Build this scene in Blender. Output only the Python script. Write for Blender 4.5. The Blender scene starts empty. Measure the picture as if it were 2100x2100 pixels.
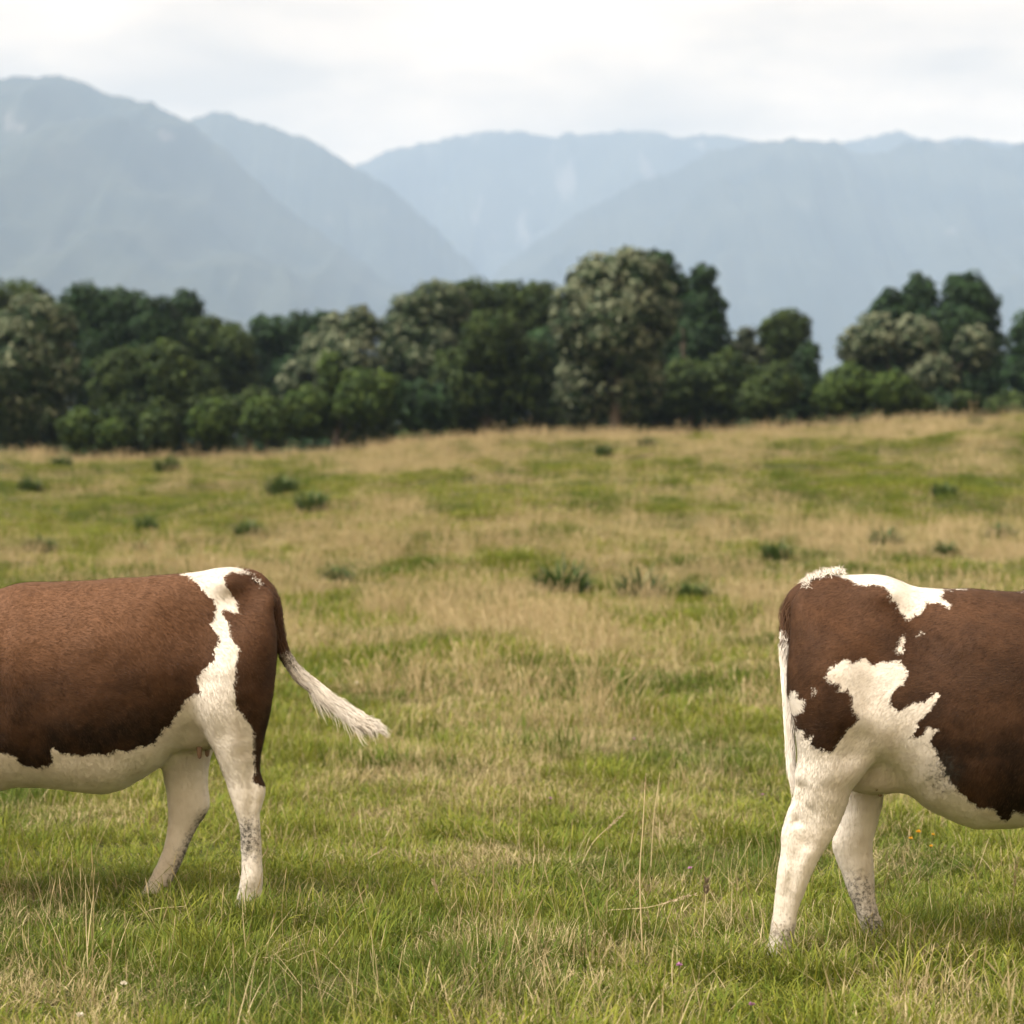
import bpy, bmesh, math, random
import numpy as np
import openvdb as vdb

S = bpy.context.scene
COL = S.collection
R = math.radians
rng = np.random.default_rng(7)

# ------------------------------------------------------------------ camera
EYE = 1.45                 # eye height over the near pasture
F = 4375.0                 # focal length in pixels of the 2100 px photograph
cam_d = bpy.data.cameras.new('camera')
cam = bpy.data.objects.new('camera', cam_d)
COL.objects.link(cam)
cam.location = (0, 0, EYE)
cam.rotation_euler = (R(90), 0, 0)
cam_d.sensor_fit = 'HORIZONTAL'
cam_d.sensor_width = 24
cam_d.lens = 50
cam_d.clip_start = 0.1
cam_d.clip_end = 60000
cam_d.dof.use_dof = True
cam_d.dof.focus_distance = 7.25
cam_d.dof.aperture_fstop = 2.0
S.camera = cam

# ------------------------------------------------------------------ sky, sun, exposure
SUN_EL, SUN_AZ = 56, -122      # azimuth measured from the view direction (+Y), negative = left
w = bpy.data.worlds.new('World')
S.world = w
w.use_nodes = True
nt = w.node_tree
nt.nodes.clear()
N = nt.nodes.new
L = nt.links.new
out = N('ShaderNodeOutputWorld')
bg = N('ShaderNodeBackground')
bg.inputs['Strength'].default_value = 0.1
sky = N('ShaderNodeTexSky')
sky.sky_type = 'NISHITA'
sky.sun_disc = False
sky.sun_elevation = R(SUN_EL)
sky.sun_rotation = R(SUN_AZ)
sky.air_density = 1.0
sky.dust_density = 2.0
tc = N('ShaderNodeTexCoord')
sep = N('ShaderNodeSeparateXYZ')
L(tc.outputs['Generated'], sep.inputs[0])
zc = N('ShaderNodeMath'); zc.operation = 'MAXIMUM'; zc.inputs[1].default_value = 0.0
L(sep.outputs['Z'], zc.inputs[0])
za = N('ShaderNodeMath'); za.operation = 'ADD'; za.inputs[1].default_value = 0.10
L(zc.outputs[0], za.inputs[0])
dx = N('ShaderNodeMath'); dx.operation = 'DIVIDE'
dy = N('ShaderNodeMath'); dy.operation = 'DIVIDE'
L(sep.outputs['X'], dx.inputs[0]); L(za.outputs[0], dx.inputs[1])
L(sep.outputs['Y'], dy.inputs[0]); L(za.outputs[0], dy.inputs[1])
cb = N('ShaderNodeCombineXYZ')
L(dx.outputs[0], cb.inputs[0]); L(dy.outputs[0], cb.inputs[1])
mp = N('ShaderNodeMapping')
mp.inputs['Location'].default_value = (3.1, 1.7, 0.4)
mp.inputs['Scale'].default_value = (1.5, 1.25, 1)
L(cb.outputs[0], mp.inputs[0])
cn = N('ShaderNodeTexNoise')
cn.inputs['Scale'].default_value = 1.5
cn.inputs['Detail'].default_value = 7
cn.inputs['Roughness'].default_value = 0.52
cn.inputs['Distortion'].default_value = 0.25
L(mp.outputs[0], cn.inputs['Vector'])
cr = N('ShaderNodeValToRGB')
cr.color_ramp.elements[0].position = 0.30
cr.color_ramp.elements[0].color = (0.80, 0.615, 0.415, 1)
cr.color_ramp.elements[1].position = 0.66
cr.color_ramp.elements[1].color = (1.56, 1.17, 0.765, 1)
L(cn.outputs['Fac'], cr.inputs[0])
cm = N('ShaderNodeVectorMath'); cm.operation = 'SCALE'
cm.inputs['Scale'].default_value = 8.9
L(cr.outputs[0], cm.inputs[0])
mx = N('ShaderNodeMix'); mx.data_type = 'RGBA'
mx.inputs[0].default_value = 0.96      # how much of the sky the clouds cover
L(sky.outputs[0], mx.inputs[6]); L(cm.outputs[0], mx.inputs[7])
L(mx.outputs[2], bg.inputs['Color'])
L(bg.outputs[0], out.inputs['Surface'])

sun_d = bpy.data.lights.new('sun', 'SUN')
sun_d.energy = 4.9
sun_d.angle = R(36)
sun_d.color = (1.0, 0.93, 0.83)
sun = bpy.data.objects.new('sun', sun_d)
COL.objects.link(sun)
sun.rotation_euler = (R(90 - SUN_EL), 0, R(180 - SUN_AZ))   # light comes from azimuth SUN_AZ
sun.location = (0, 0, 60)

S.view_settings.view_transform = 'Standard'
S.view_settings.look = 'None'
S.view_settings.exposure = 0.74
S.view_settings.gamma = 1.0
S.view_settings.use_curve_mapping = False
S.cycles.use_denoising = True
S.cycles.max_bounces = 7
S.cycles.diffuse_bounces = 3
S.cycles.glossy_bounces = 2
S.cycles.transmission_bounces = 4
S.cycles.volume_bounces = 1
S.cycles.transparent_max_bounces = 8
S.cycles.caustics_reflective = False
S.cycles.caustics_refractive = False


# ------------------------------------------------------------------ helpers
def tag(o, label=None, cat=None, group=None, kind=None):
    if label: o['label'] = label
    if cat: o['category'] = cat
    if group: o['group'] = group
    if kind: o['kind'] = kind
    return o


def empty(name, loc, label, cat, group=None):
    o = bpy.data.objects.new(name, None)
    o.empty_display_size = 0.1
    o.location = loc
    COL.objects.link(o)
    return tag(o, label, cat, group)


def mesh_np(name, verts, faces, mat=None, parent=None, smooth=False, attrs=None, link=True):
    """faces: (N,k) int array, or list of such arrays"""
    me = bpy.data.meshes.new(name)
    if not isinstance(faces, list): faces = [faces]
    faces = [np.asarray(f, dtype=np.int32) for f in faces if len(f)]
    verts = np.asarray(verts, dtype=np.float32)
    me.vertices.add(len(verts))
    me.vertices.foreach_set('co', verts.ravel())
    nl = sum(f.size for f in faces)
    npol = sum(len(f) for f in faces)
    me.loops.add(nl)
    me.polygons.add(npol)
    me.loops.foreach_set('vertex_index', np.concatenate([f.ravel() for f in faces]))
    starts, o = [], 0
    for f in faces:
        starts.append(o + np.arange(len(f), dtype=np.int32) * f.shape[1])
        o += f.size
    me.polygons.foreach_set('loop_start', np.concatenate(starts).astype(np.int32))
    if smooth:
        me.polygons.foreach_set('use_smooth', np.ones(npol, dtype=bool))
    me.update(calc_edges=True)
    for k, a in (attrs or {}).items():
        a = np.asarray(a, dtype=np.float32)
        if a.ndim == 2:
            at = me.attributes.new(k, 'FLOAT_VECTOR', 'POINT')
            at.data.foreach_set('vector', a.ravel())
        else:
            at = me.attributes.new(k, 'FLOAT', 'POINT')
            at.data.foreach_set('value', a)
    if mat: me.materials.append(mat)
    ob = bpy.data.objects.new(name, me)
    if link: COL.objects.link(ob)
    if parent: ob.parent = parent
    return ob


def _hash(ix, iy, seed):
    h = (ix.astype(np.int64) * 374761393 + iy.astype(np.int64) * 668265263 + seed * 974634777) & 0x7fffffff
    h = ((h ^ (h >> 13)) * 1274126177) & 0x7fffffff
    h = (h ^ (h >> 16)) & 0xffff
    return h / 65535.0


def vnoise(x, y, seed=0):
    x = np.asarray(x, dtype=np.float64); y = np.asarray(y, dtype=np.float64)
    ix, iy = np.floor(x), np.floor(y)
    fx, fy = x - ix, y - iy
    fx = fx * fx * fx * (fx * (fx * 6 - 15) + 10); fy = fy * fy * fy * (fy * (fy * 6 - 15) + 10)
    a = _hash(ix, iy, seed); b = _hash(ix + 1, iy, seed)
    c = _hash(ix, iy + 1, seed); d = _hash(ix + 1, iy + 1, seed)
    return (a * (1 - fx) + b * fx) * (1 - fy) + (c * (1 - fx) + d * fx) * fy


def fbm(x, y, seed=0, octv=4, gain=0.5):
    s, amp, tot = 0, 1.0, 0
    for k in range(octv):
        s = s + amp * vnoise(x * 2 ** k + 17.3 * k, y * 2 ** k - 9.1 * k, seed + k * 31)
        tot += amp
        amp *= gain
    return s / tot          # 0..1


def smooth_interp(xq, xs, ys):
    """monotone-ish cubic through (xs, ys) (pchip), clamped outside"""
    xs = np.asarray(xs, float); ys = np.asarray(ys, float)
    if xs[0] > xs[-1]: xs, ys = xs[::-1], ys[::-1]
    h = np.diff(xs); dl = np.diff(ys) / h
    m = np.zeros_like(xs)
    for i in range(1, len(xs) - 1):
        if dl[i - 1] * dl[i] > 0:
            w1, w2 = 2 * h[i] + h[i - 1], h[i] + 2 * h[i - 1]
            m[i] = (w1 + w2) / (w1 / dl[i - 1] + w2 / dl[i])
    m[0], m[-1] = dl[0], dl[-1]
    q = np.clip(np.asarray(xq, float), xs[0], xs[-1])
    i = np.clip(np.searchsorted(xs, q) - 1, 0, len(xs) - 2)
    t = (q - xs[i]) / h[i]
    return ((2 * t ** 3 - 3 * t ** 2 + 1) * ys[i] + (t ** 3 - 2 * t ** 2 + t) * h[i] * m[i]
            + (-2 * t ** 3 + 3 * t ** 2) * ys[i + 1] + (t ** 3 - t ** 2) * h[i] * m[i + 1])


class NT:
    """tiny material node helper"""
    def __init__(self, name):
        self.m = bpy.data.materials.new(name)
        self.m.use_nodes = True
        self.t = self.m.node_tree
        self.t.nodes.clear()
        self.out = self.n('ShaderNodeOutputMaterial')

    def n(self, typ, **kw):
        nd = self.t.nodes.new(typ)
        for k, v in kw.items(): setattr(nd, k, v)
        return nd

    def l(self, a, b): self.t.links.new(a, b)

    def val(self, sock, v):
        if isinstance(v, bpy.types.NodeSocket): self.l(v, sock)
        else: sock.default_value = v

    def math(self, op, a, b=0.0, clamp=False):
        nd = self.n('ShaderNodeMath', operation=op, use_clamp=clamp)
        self.val(nd.inputs[0], a); self.val(nd.inputs[1], b)
        return nd.outputs[0]

    def mix(self, fac, a, b, blend='MIX'):
        nd = self.n('ShaderNodeMix', data_type='RGBA', blend_type=blend)
        self.val(nd.inputs[0], fac)
        self.val(nd.inputs[6], a if isinstance(a, bpy.types.NodeSocket) else (*a, 1))
        self.val(nd.inputs[7], b if isinstance(b, bpy.types.NodeSocket) else (*b, 1))
        return nd.outputs[2]

    def attr(self, name, typ='GEOMETRY', out='Fac'):
        return self.n('ShaderNodeAttribute', attribute_name=name, attribute_type=typ).outputs[out]

    def noise(self, vec, scale, detail=3, rough=0.5):
        nd = self.n('ShaderNodeTexNoise')
        if vec is not None: self.l(vec, nd.inputs['Vector'])
        nd.inputs['Scale'].default_value = scale
        nd.inputs['Detail'].default_value = detail
        nd.inputs['Roughness'].default_value = rough
        return nd.outputs['Fac']

    def range(self, v, a, b, c=0.0, d=1.0, smooth=True):
        nd = self.n('ShaderNodeMapRange', interpolation_type='SMOOTHSTEP' if smooth else 'LINEAR')
        self.val(nd.inputs[0], v)
        for k, x in zip((1, 2, 3, 4), (a, b, c, d)): nd.inputs[k].default_value = x
        return nd.outputs[0]

    def coords(self, kind='Object'): return self.n('ShaderNodeTexCoord').outputs[kind]

    def scaled(self, vec, s):
        nd = self.n('ShaderNodeMapping'); self.l(vec, nd.inputs[0])
        nd.inputs['Scale'].default_value = s
        return nd.outputs[0]

    def bsdf(self, color, rough=0.7, spec=0.3, sheen=0.0, trans=0.0, trans_col=None, normal=None, bump=None):
        p = self.n('ShaderNodeBsdfPrincipled')
        self.val(p.inputs['Base Color'], color if isinstance(color, bpy.types.NodeSocket) else (*color, 1))
        self.val(p.inputs['Roughness'], rough)
        p.inputs['Specular IOR Level'].default_value = spec
        if sheen: p.inputs['Sheen Weight'].default_value = sheen; p.inputs['Sheen Roughness'].default_value = 0.4
        if normal is not None: self.l(normal, p.inputs['Normal'])
        if bump is not None:
            b = self.n('ShaderNodeBump'); b.inputs['Strength'].default_value = bump[1]
            b.inputs['Distance'].default_value = bump[2]
            self.l(bump[0], b.inputs['Height']); self.l(b.outputs[0], p.inputs['Normal'])
        if trans:
            t = self.n('ShaderNodeBsdfTranslucent')
            tc_ = trans_col if trans_col is not None else color
            self.val(t.inputs['Color'], tc_ if isinstance(tc_, bpy.types.NodeSocket) else (*tc_, 1))
            ms = self.n('ShaderNodeMixShader'); ms.inputs[0].default_value = trans
            self.l(p.outputs[0], ms.inputs[1]); self.l(t.outputs[0], ms.inputs[2])
            self.l(ms.outputs[0], self.out.inputs['Surface'])
        else:
            self.l(p.outputs[0], self.out.inputs['Surface'])
        return self.m


def at_px(px, py, d):
    """world X, Z of a photograph pixel for something standing d metres away"""
    return (px - 1050) / F * d, EYE - (py - 1050) / F * d


# ------------------------------------------------------------------ ground
CREST_PX = [-900, -200, 0, 60, 130, 250, 400, 600, 800, 1000, 1200, 1400, 1600, 1800, 2000, 2100, 2400, 3200]
CREST_PY = [975, 960, 948, 938, 958, 955, 950, 940, 925, 909, 901, 893, 884, 876, 867, 862, 852, 842]
YC = 62.0


def ground_z(x, y):
    x = np.asarray(x, float); y = np.asarray(y, float)
    px = 1050 + x / YC * F
    zc_ = EYE - (np.interp(px, CREST_PX, CREST_PY) - 1050) / F * YC
    s = smooth_interp(y, [-2000, 10.5, 13, 16, 20, 25, 30, 35, 40, 46, 52, 58, 62, 67, 80, 110, 20000],
                      [0, 0, .006, .025, .07, .15, .25, .37, .50, .645, .79, .93, 1.0, .995, .90, .80, .80])
    amp = np.interp(y, [4, 9, 14, 40, 70, 120, 400], [.015, .02, .09, .24, .22, .2, .2])
    z = zc_ * s + amp * (fbm(x / 6.5, y / 6.5, 3, 3) - .5) * 2 + amp * .45 * (fbm(x / 1.6, y / 1.6, 9, 2) - .5) * 2
    near = np.clip((y - 5) / 3, 0, 1) * np.clip((12 - y) / 3, 0, 1)
    return z - near * 0.02


def spaced(a, b, n, pw): return a + (b - a) * np.linspace(0, 1, n) ** pw


xs = np.concatenate([-spaced(26, 7500, 46, 3.2)[::-1], np.arange(-25.75, 25.8, 0.25), spaced(26, 7500, 46, 3.2)])
ys = np.concatenate([-spaced(2, 270, 14, 2.5)[::-1], np.arange(0, 20, 0.25), np.arange(20, 76, 0.4), spaced(76.5, 8900, 70, 3.0)])
gx, gy = np.meshgrid(xs, ys)
gv = np.stack([gx, gy, ground_z(gx, gy)], -1).reshape(-1, 3)
ii = np.arange(len(ys) * len(xs)).reshape(len(ys), len(xs))
gf = np.stack([ii[:-1, :-1], ii[:-1, 1:], ii[1:, 1:], ii[1:, :-1]], -1).reshape(-1, 4)
m = NT('pasture_soil')
co = m.coords('Object')
n1 = m.noise(co, 0.35, 4); n2 = m.noise(co, 14, 4, .7)
c = m.mix(m.range(n1, .4, .62), (.055, .062, .02), (.12, .095, .045))
c = m.mix(m.range(n2, .3, .7), m.mix(0.6, c, (.03, .028, .012)), c)
ground = mesh_np('ground', gv, gf, m.bsdf(c, .95, .1), smooth=True)
tag(ground, 'grassy pasture rising to a low crest in front of the trees', kind='structure')


# ------------------------------------------------------------------ mountains
def mountain(name, label, trace, D, run, seed, rock=0.2, back=900, zfloor=-1.0):
    tp = np.array(trace, float)
    px = np.arange(tp[0, 0], tp[-1, 0] + 1, 6.0)
    py = smooth_interp(px, tp[:, 0], tp[:, 1])
    px_n = px / 42.0
    py = py + (fbm(px_n, px_n * 0 + seed, seed, 4) - .5) * 19 + (fbm(px / 13., px * 0, seed + 5, 2) - .5) * 9
    X = (px - 1050) / F * D
    H = np.maximum(EYE - (py - 1050) / F * D, 3.0)
    t = np.concatenate([-np.linspace(1, .06, 8), np.linspace(0, 1, 90)])    # <0: the slope behind the crest
    rows = []
    for tt in t:
        if tt < 0:
            Y = np.full_like(X, D - tt * back); Z = H * (1 - .9 * abs(tt)) + zfloor * abs(tt)
            XX = X * (1 + 0 * tt)
        else:
            wob = (fbm(X / 1500., np.full_like(X, tt * 1.2), seed + 3, 3) - .5)
            Y = D - tt * run * (0.75 + .5 * fbm(X / 2100., X * 0 + 2.2, seed + 11, 2)) + wob * run * .18 * min(1, tt * 4)
            prof = (1 - tt) ** 1.22
            # spurs and gullies running down the slope
            g = 1 - np.abs(2 * fbm(X / 520. + tt * .8 + wob * .6, np.full_like(X, tt * 1.1), seed + 21, 4) - 1)
            g2 = 1 - np.abs(2 * fbm(X / 190. - tt * .9, np.full_like(X, tt * 2.6), seed + 41, 3) - 1)
            env = min(1, tt * 6) * (1 - tt) ** .6
            Z = H * prof + H * env * (.36 * (g - .78) + .13 * (g2 - .78))
            Z = np.minimum(Z, H * (1 - .12 * tt))
            XX = X
        rows.append(np.stack([XX, Y, np.maximum(Z, zfloor)], -1))
    V = np.stack(rows, 0)
    nr, nc = V.shape[:2]
    ii = np.arange(nr * nc).reshape(nr, nc)
    f = np.stack([ii[:-1, :-1], ii[1:, :-1], ii[1:, 1:], ii[:-1, 1:]], -1).reshape(-1, 4)
    tt = np.repeat(t[:, None], nc, 1)
    ob = mesh_np(name, V.reshape(-1, 3), f, mountain_mat(rock), smooth=True, attrs={'low': tt.ravel()})
    tag(ob, label, kind='structure')
    return ob


_mm = {}


def mountain_mat(rock):
    if rock in _mm: return _mm[rock]
    m = NT('bush_covered_slope')
    co = m.coords('Object')
    a = m.noise(co, 0.004, 6, .6); b = m.noise(co, 0.03, 4, .6)
    c = m.mix(m.range(a, .38, .62), (.018, .026, .020), (.045, .052, .036))
    c = m.mix(m.range(b, .35, .65), c, m.mix(.5, c, (.018, .026, .02)))
    low = m.attr('low')
    # slips and bare rock, most of them high up and running down the gullies
    sl = m.noise(m.scaled(co, (.011, .0030, .0034)), 1.0, 4, .55)
    high = m.range(low, .02, .5, 1.0, 0.0)
    k = m.math('MULTIPLY', m.range(sl, .66 - rock * .16, .74 - rock * .14), m.math('ADD', m.math('MULTIPLY', high, .6), .06))
    c = m.mix(k, c, (.20, .19, .18))
    _mm[rock] = m.bsdf(c, .95, .1)
    return _mm[rock]


mountain('mountain', 'far craggy central range with pale rock faces under the cloud',
         [(420, 520), (560, 440), (640, 392), (728, 346), (780, 312), (830, 300), (880, 293), (940, 276), (1000, 268), (1050, 266), (1100, 277),
          (1180, 274), (1260, 270), (1330, 275), (1400, 281), (1460, 280), (1540, 292), (1640, 300), (1720, 296), (1780, 284),
          (1850, 273), (1890, 288), (1990, 283), (2060, 290), (2160, 300), (2350, 290), (2700, 310)], 8000, 2600, 5, rock=.34)
mountain('mountain', 'broad right hand range with a long spur falling to the left',
         [(800, 700), (900, 640), (1000, 572), (1060, 528), (1120, 480), (1200, 430), (1300, 380), (1400, 340), (1480, 310), (1560, 292), (1620, 284),
          (1680, 286), (1740, 308), (1800, 318), (1860, 294), (1900, 286), (1940, 292), (2000, 285), (2050, 298),
          (2100, 294), (2220, 272), (2400, 250), (2700, 280)], 6500, 2600, 17, rock=.12)
mountain('mountain', 'middle pointed ridge dropping rightward behind the left mountain',
         [(0, 420), (200, 350), (300, 296), (385, 246), (445, 228), (500, 243), (560, 264), (630, 286), (680, 318), (728, 345), (800, 388), (860, 432),
          (900, 472), (940, 515), (980, 560), (1040, 630), (1100, 690)], 6000, 2200, 29, rock=.05)
mountain('mountain', 'large nearest left hand mountain with a rounded summit',
         [(-700, 250), (-400, 205), (-150, 176), (0, 160), (50, 157), (100, 156), (150, 165), (200, 180), (250, 197), (300, 213), (350, 232),
          (385, 250), (450, 302), (520, 364), (600, 432), (680, 492), (760, 548), (830, 592), (890, 626), (960, 670), (1060, 730)],
         5000, 2500, 43, rock=.04)


# ------------------------------------------------------------------ where the weed clumps stand
def find_ground(px, py):
    """distance at which the line of sight of a pixel meets the pasture"""
    d = np.linspace(5, 61, 2000)
    x, z = at_px(px, py, d)
    g = ground_z(x, d)
    k = np.argmax(z < g)
    return float(d[k]), float(x[k]), float(g[k])


zA = lambda a, b: (a * .5435, 850 + b * .5435)
zB = lambda a, b: (1050 + a * .5435, 830 + b * .5435)
WEEDS = [
    ('broad dark weed clump behind the back of the left cow, nearest to its tail', zA(1275, 640), 46),
    ('small black green weed clump above the middle of the left cow', zA(535, 525), 28),
    ('faint weed clump left of two, above the left cow near the field edge rise', zA(150, 525), 46),
    ('round dark weed clump in the middle of the left half of the field', zA(930, 462), 42),
    ('brownish green weed clump above the hips of the left cow', zA(555, 440), 36),
    ('flat weed clump on the small bank in the upper left centre of the field', zA(1175, 365), 50),
    ('weed clump on the grassy bank just above and left of the flat one', zA(1065, 305), 52),
    ('dark weed clump at the far left edge of the field', zA(110, 285), 32),
    ('weed clump below the left treeline, second from the left edge', zA(235, 200), 30),
    ('weed clump high in the field under the leaning pale tree', zA(630, 217), 40),
    ('isolated near black weed clump high on the right side of the field', zB(1630, 350), 38),
    ('large dark green weed clump left of the rump of the right cow', zB(490, 735), 74),
    ('wide brown green weed clump left of the large dark green one', zB(190, 720), 84),
    ('low weed clump straight above the tail head of the right cow', zB(1000, 590), 46),
    ('tall weed clump behind the back of the right cow', zB(1415, 540), 48),
    ('rounded weed clump right of the tall one behind the right cow', zB(1630, 568), 34),
    ('spreading weed clump at the right edge above the right cow', zB(1840, 515), 46),
    ('small weed clump on the crest under the great cream tree', zB(345, 192), 28),
    ('small weed clump right of the one under the great cream tree', zB(510, 160), 28),
    ('weed clump on the crest at the far right below the double topped tree', zB(1750, 82), 24),
    ('weed clump between the large dark clump and the right cow', zB(690, 735), 44),
]
WEED_AT = []
for _l, (px, py), wp in WEEDS:
    _d, _x, _z = find_ground(px, py)
    WEED_AT.append((_x, _d, max(1.35 * wp / F * _d, .15)))


# ------------------------------------------------------------------ grass
def grass_mat(name, green_a, green_b, straw_a, straw_b, trans=.35):
    m = NT(name)
    dry = m.attr('dry', 'INSTANCER')
    hue = m.attr('hue', 'INSTANCER')
    r = m.attr('rnd')
    t = m.attr('up')
    g = m.mix(r, green_a, green_b)
    g = m.mix(m.math('MULTIPLY', hue, .66), g, (.048, .092, .015))
    s = m.mix(m.math('FRACT', m.math('MULTIPLY', r, 7.31)), straw_a, straw_b)
    # blades of a tuft turn to straw one after the other as the tuft gets drier, and from the tip down
    k = m.math('ADD', m.math('SUBTRACT', dry, m.math('FRACT', m.math('MULTIPLY', r, 3.77))), m.math('MULTIPLY', t, .12))
    k = m.range(k, -.04, .14)
    c = m.mix(k, g, s)
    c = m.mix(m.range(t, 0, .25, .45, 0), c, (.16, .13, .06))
    return m.bsdf(c, .7, .14, trans=trans)


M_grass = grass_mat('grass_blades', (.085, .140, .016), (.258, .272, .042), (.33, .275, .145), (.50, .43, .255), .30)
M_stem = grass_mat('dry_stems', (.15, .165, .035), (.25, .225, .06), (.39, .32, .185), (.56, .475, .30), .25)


def ribbons(P, W, seed=0, side=None, curl=0.0):
    """P (n,k,3) centre lines, W (n,k) half widths -> verts, quads"""
    n, k, _ = P.shape
    T = np.gradient(P, axis=1)
    T /= np.linalg.norm(T, axis=2, keepdims=True) + 1e-9
    r = np.random.default_rng(seed)
    if side is None:
        a = r.uniform(0, 2 * np.pi, n)
        side = np.stack([np.cos(a), np.sin(a), np.zeros(n)], -1)
    Sd = np.cross(T, np.repeat(side[:, None], k, 1))
    Sd /= np.linalg.norm(Sd, axis=2, keepdims=True) + 1e-9
    V = np.stack([P - Sd * W[..., None], P + Sd * W[..., None]], 2).reshape(-1, 3)
    b = (np.arange(n) * k * 2)[:, None] + (np.arange(k - 1) * 2)[None]
    Q = np.stack([b, b + 1, b + 3, b + 2], -1).reshape(-1, 4)
    return V, Q


def blade_tuft(seed, n, rad, h0, h1, wid, lean, bend, seg=4, stems=0, stem_h=(.25, .45), stem_w=.0013, seed_head=True):
    r = np.random.default_rng(seed)
    k = seg + 1
    t = np.linspace(0, 1, k)[None, :, None]
    a = r.uniform(0, 2 * np.pi, n); q = rad * np.sqrt(r.uniform(0, 1, n))
    base = np.stack([q * np.cos(a), q * np.sin(a), np.full(n, -.01)], -1)
    az = a + r.normal(0, .9, n)
    ln = r.gamma(2.0, lean / 2, n)
    bd = bend * r.uniform(.3, 1.7, n)
    h = r.uniform(h0, h1, n) * (1 - .35 * q / rad)
    dirh = np.stack([np.cos(az), np.sin(az), np.zeros(n)], -1)
    ang = ln[:, None] + bd[:, None] * t[..., 0] ** 1.3       # angle from vertical along the blade
    step = h[:, None] / seg
    dxy = np.sin(ang) * step; dz = np.cos(ang) * step
    cx = np.concatenate([np.zeros((n, 1)), np.cumsum(dxy[:, :-1], 1)], 1)
    cz_ = np.concatenate([np.zeros((n, 1)), np.cumsum(dz[:, :-1], 1)], 1)
    P = base[:, None] + dirh[:, None] * cx[..., None] + np.array([0, 0, 1.0]) * cz_[..., None]
    W = wid * r.uniform(.6, 1.35, n)[:, None] * (1 - t[..., 0] ** 1.8) * (.75 + .5 * np.minimum(t[..., 0] * 3, 1)) * .5 + .0002
    V, Q = ribbons(P, W, seed, side=dirh)
    rn = np.repeat(r.uniform(0, 1, n), k * 2)
    up = np.repeat(np.tile(t[0, :, 0], n), 2)
    parts_v, parts_q, rr, uu = [V], [Q], [rn], [up]
    off = len(V)
    for _ in range(stems):
        a = r.uniform(0, 2 * np.pi); q = rad * r.uniform(0, 1)
        hh = r.uniform(*stem_h); le = abs(r.normal(0, .22)); be = r.uniform(0, .7)
        az = r.uniform(0, 2 * np.pi)
        kk = 6
        tt = np.linspace(0, 1, kk)
        an = le + be * tt ** 2
        st = hh / (kk - 1)
        cx = np.concatenate([[0], np.cumsum(np.sin(an) * st)[:-1]]); cz2 = np.concatenate([[0], np.cumsum(np.cos(an) * st)[:-1]])
        P = np.stack([q * np.cos(a) + np.cos(az) * cx, q * np.sin(a) + np.sin(az) * cx, cz2], -1)[None]
        W = np.full((1, kk), stem_w)
        rs = r.uniform(0, 1)
        for sd in (0, 1):
            V, Q = ribbons(P, W, 0, side=np.array([[np.cos(az + sd * 1.57), np.sin(az + sd * 1.57), 0]]))
            parts_v.append(V); parts_q.append(Q + off); off += len(V)
            rr.append(np.full(len(V), rs)); uu.append(np.repeat(tt, 2) * .6 + .4)
        if seed_head:
            tip = P[0, -1]; dr = P[0, -1] - P[0, -2]; dr /= np.linalg.norm(dr)
            hl = r.uniform(.03, .075); tt = np.linspace(0, 1, 4)
            Ph = (tip[None] + dr[None] * (tt * hl)[:, None])[None]
            Wh = (np.array([.3, 1, .75, .1]) * stem_w * 2.6)[None]
            for sd in (0, 1):
                V, Q = ribbons(Ph, Wh, 0, side=np.array([[np.cos(az + sd * 1.57), np.sin(az + sd * 1.57), 0]]))
                parts_v.append(V); parts_q.append(Q + off); off += len(V)
                rr.append(np.full(len(V), rs)); uu.append(np.full(len(V), 1.0))
    return np.concatenate(parts_v), np.concatenate(parts_q), np.concatenate(rr), np.concatenate(uu)


def tuft_set(name, mat, count, **kw):
    c_ = bpy.data.collections.new(name)      # never linked to the scene
    for i in range(count):
        k2 = dict(kw)
        V, Q, rn, up = blade_tuft(seed=hash(name) % 1 + 100 + i * 13 + len(name), **k2)
        ob = mesh_np(name, V, Q, mat, attrs={'rnd': rn, 'up': up}, link=False)
        c_.objects.link(ob)
    return c_


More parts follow.
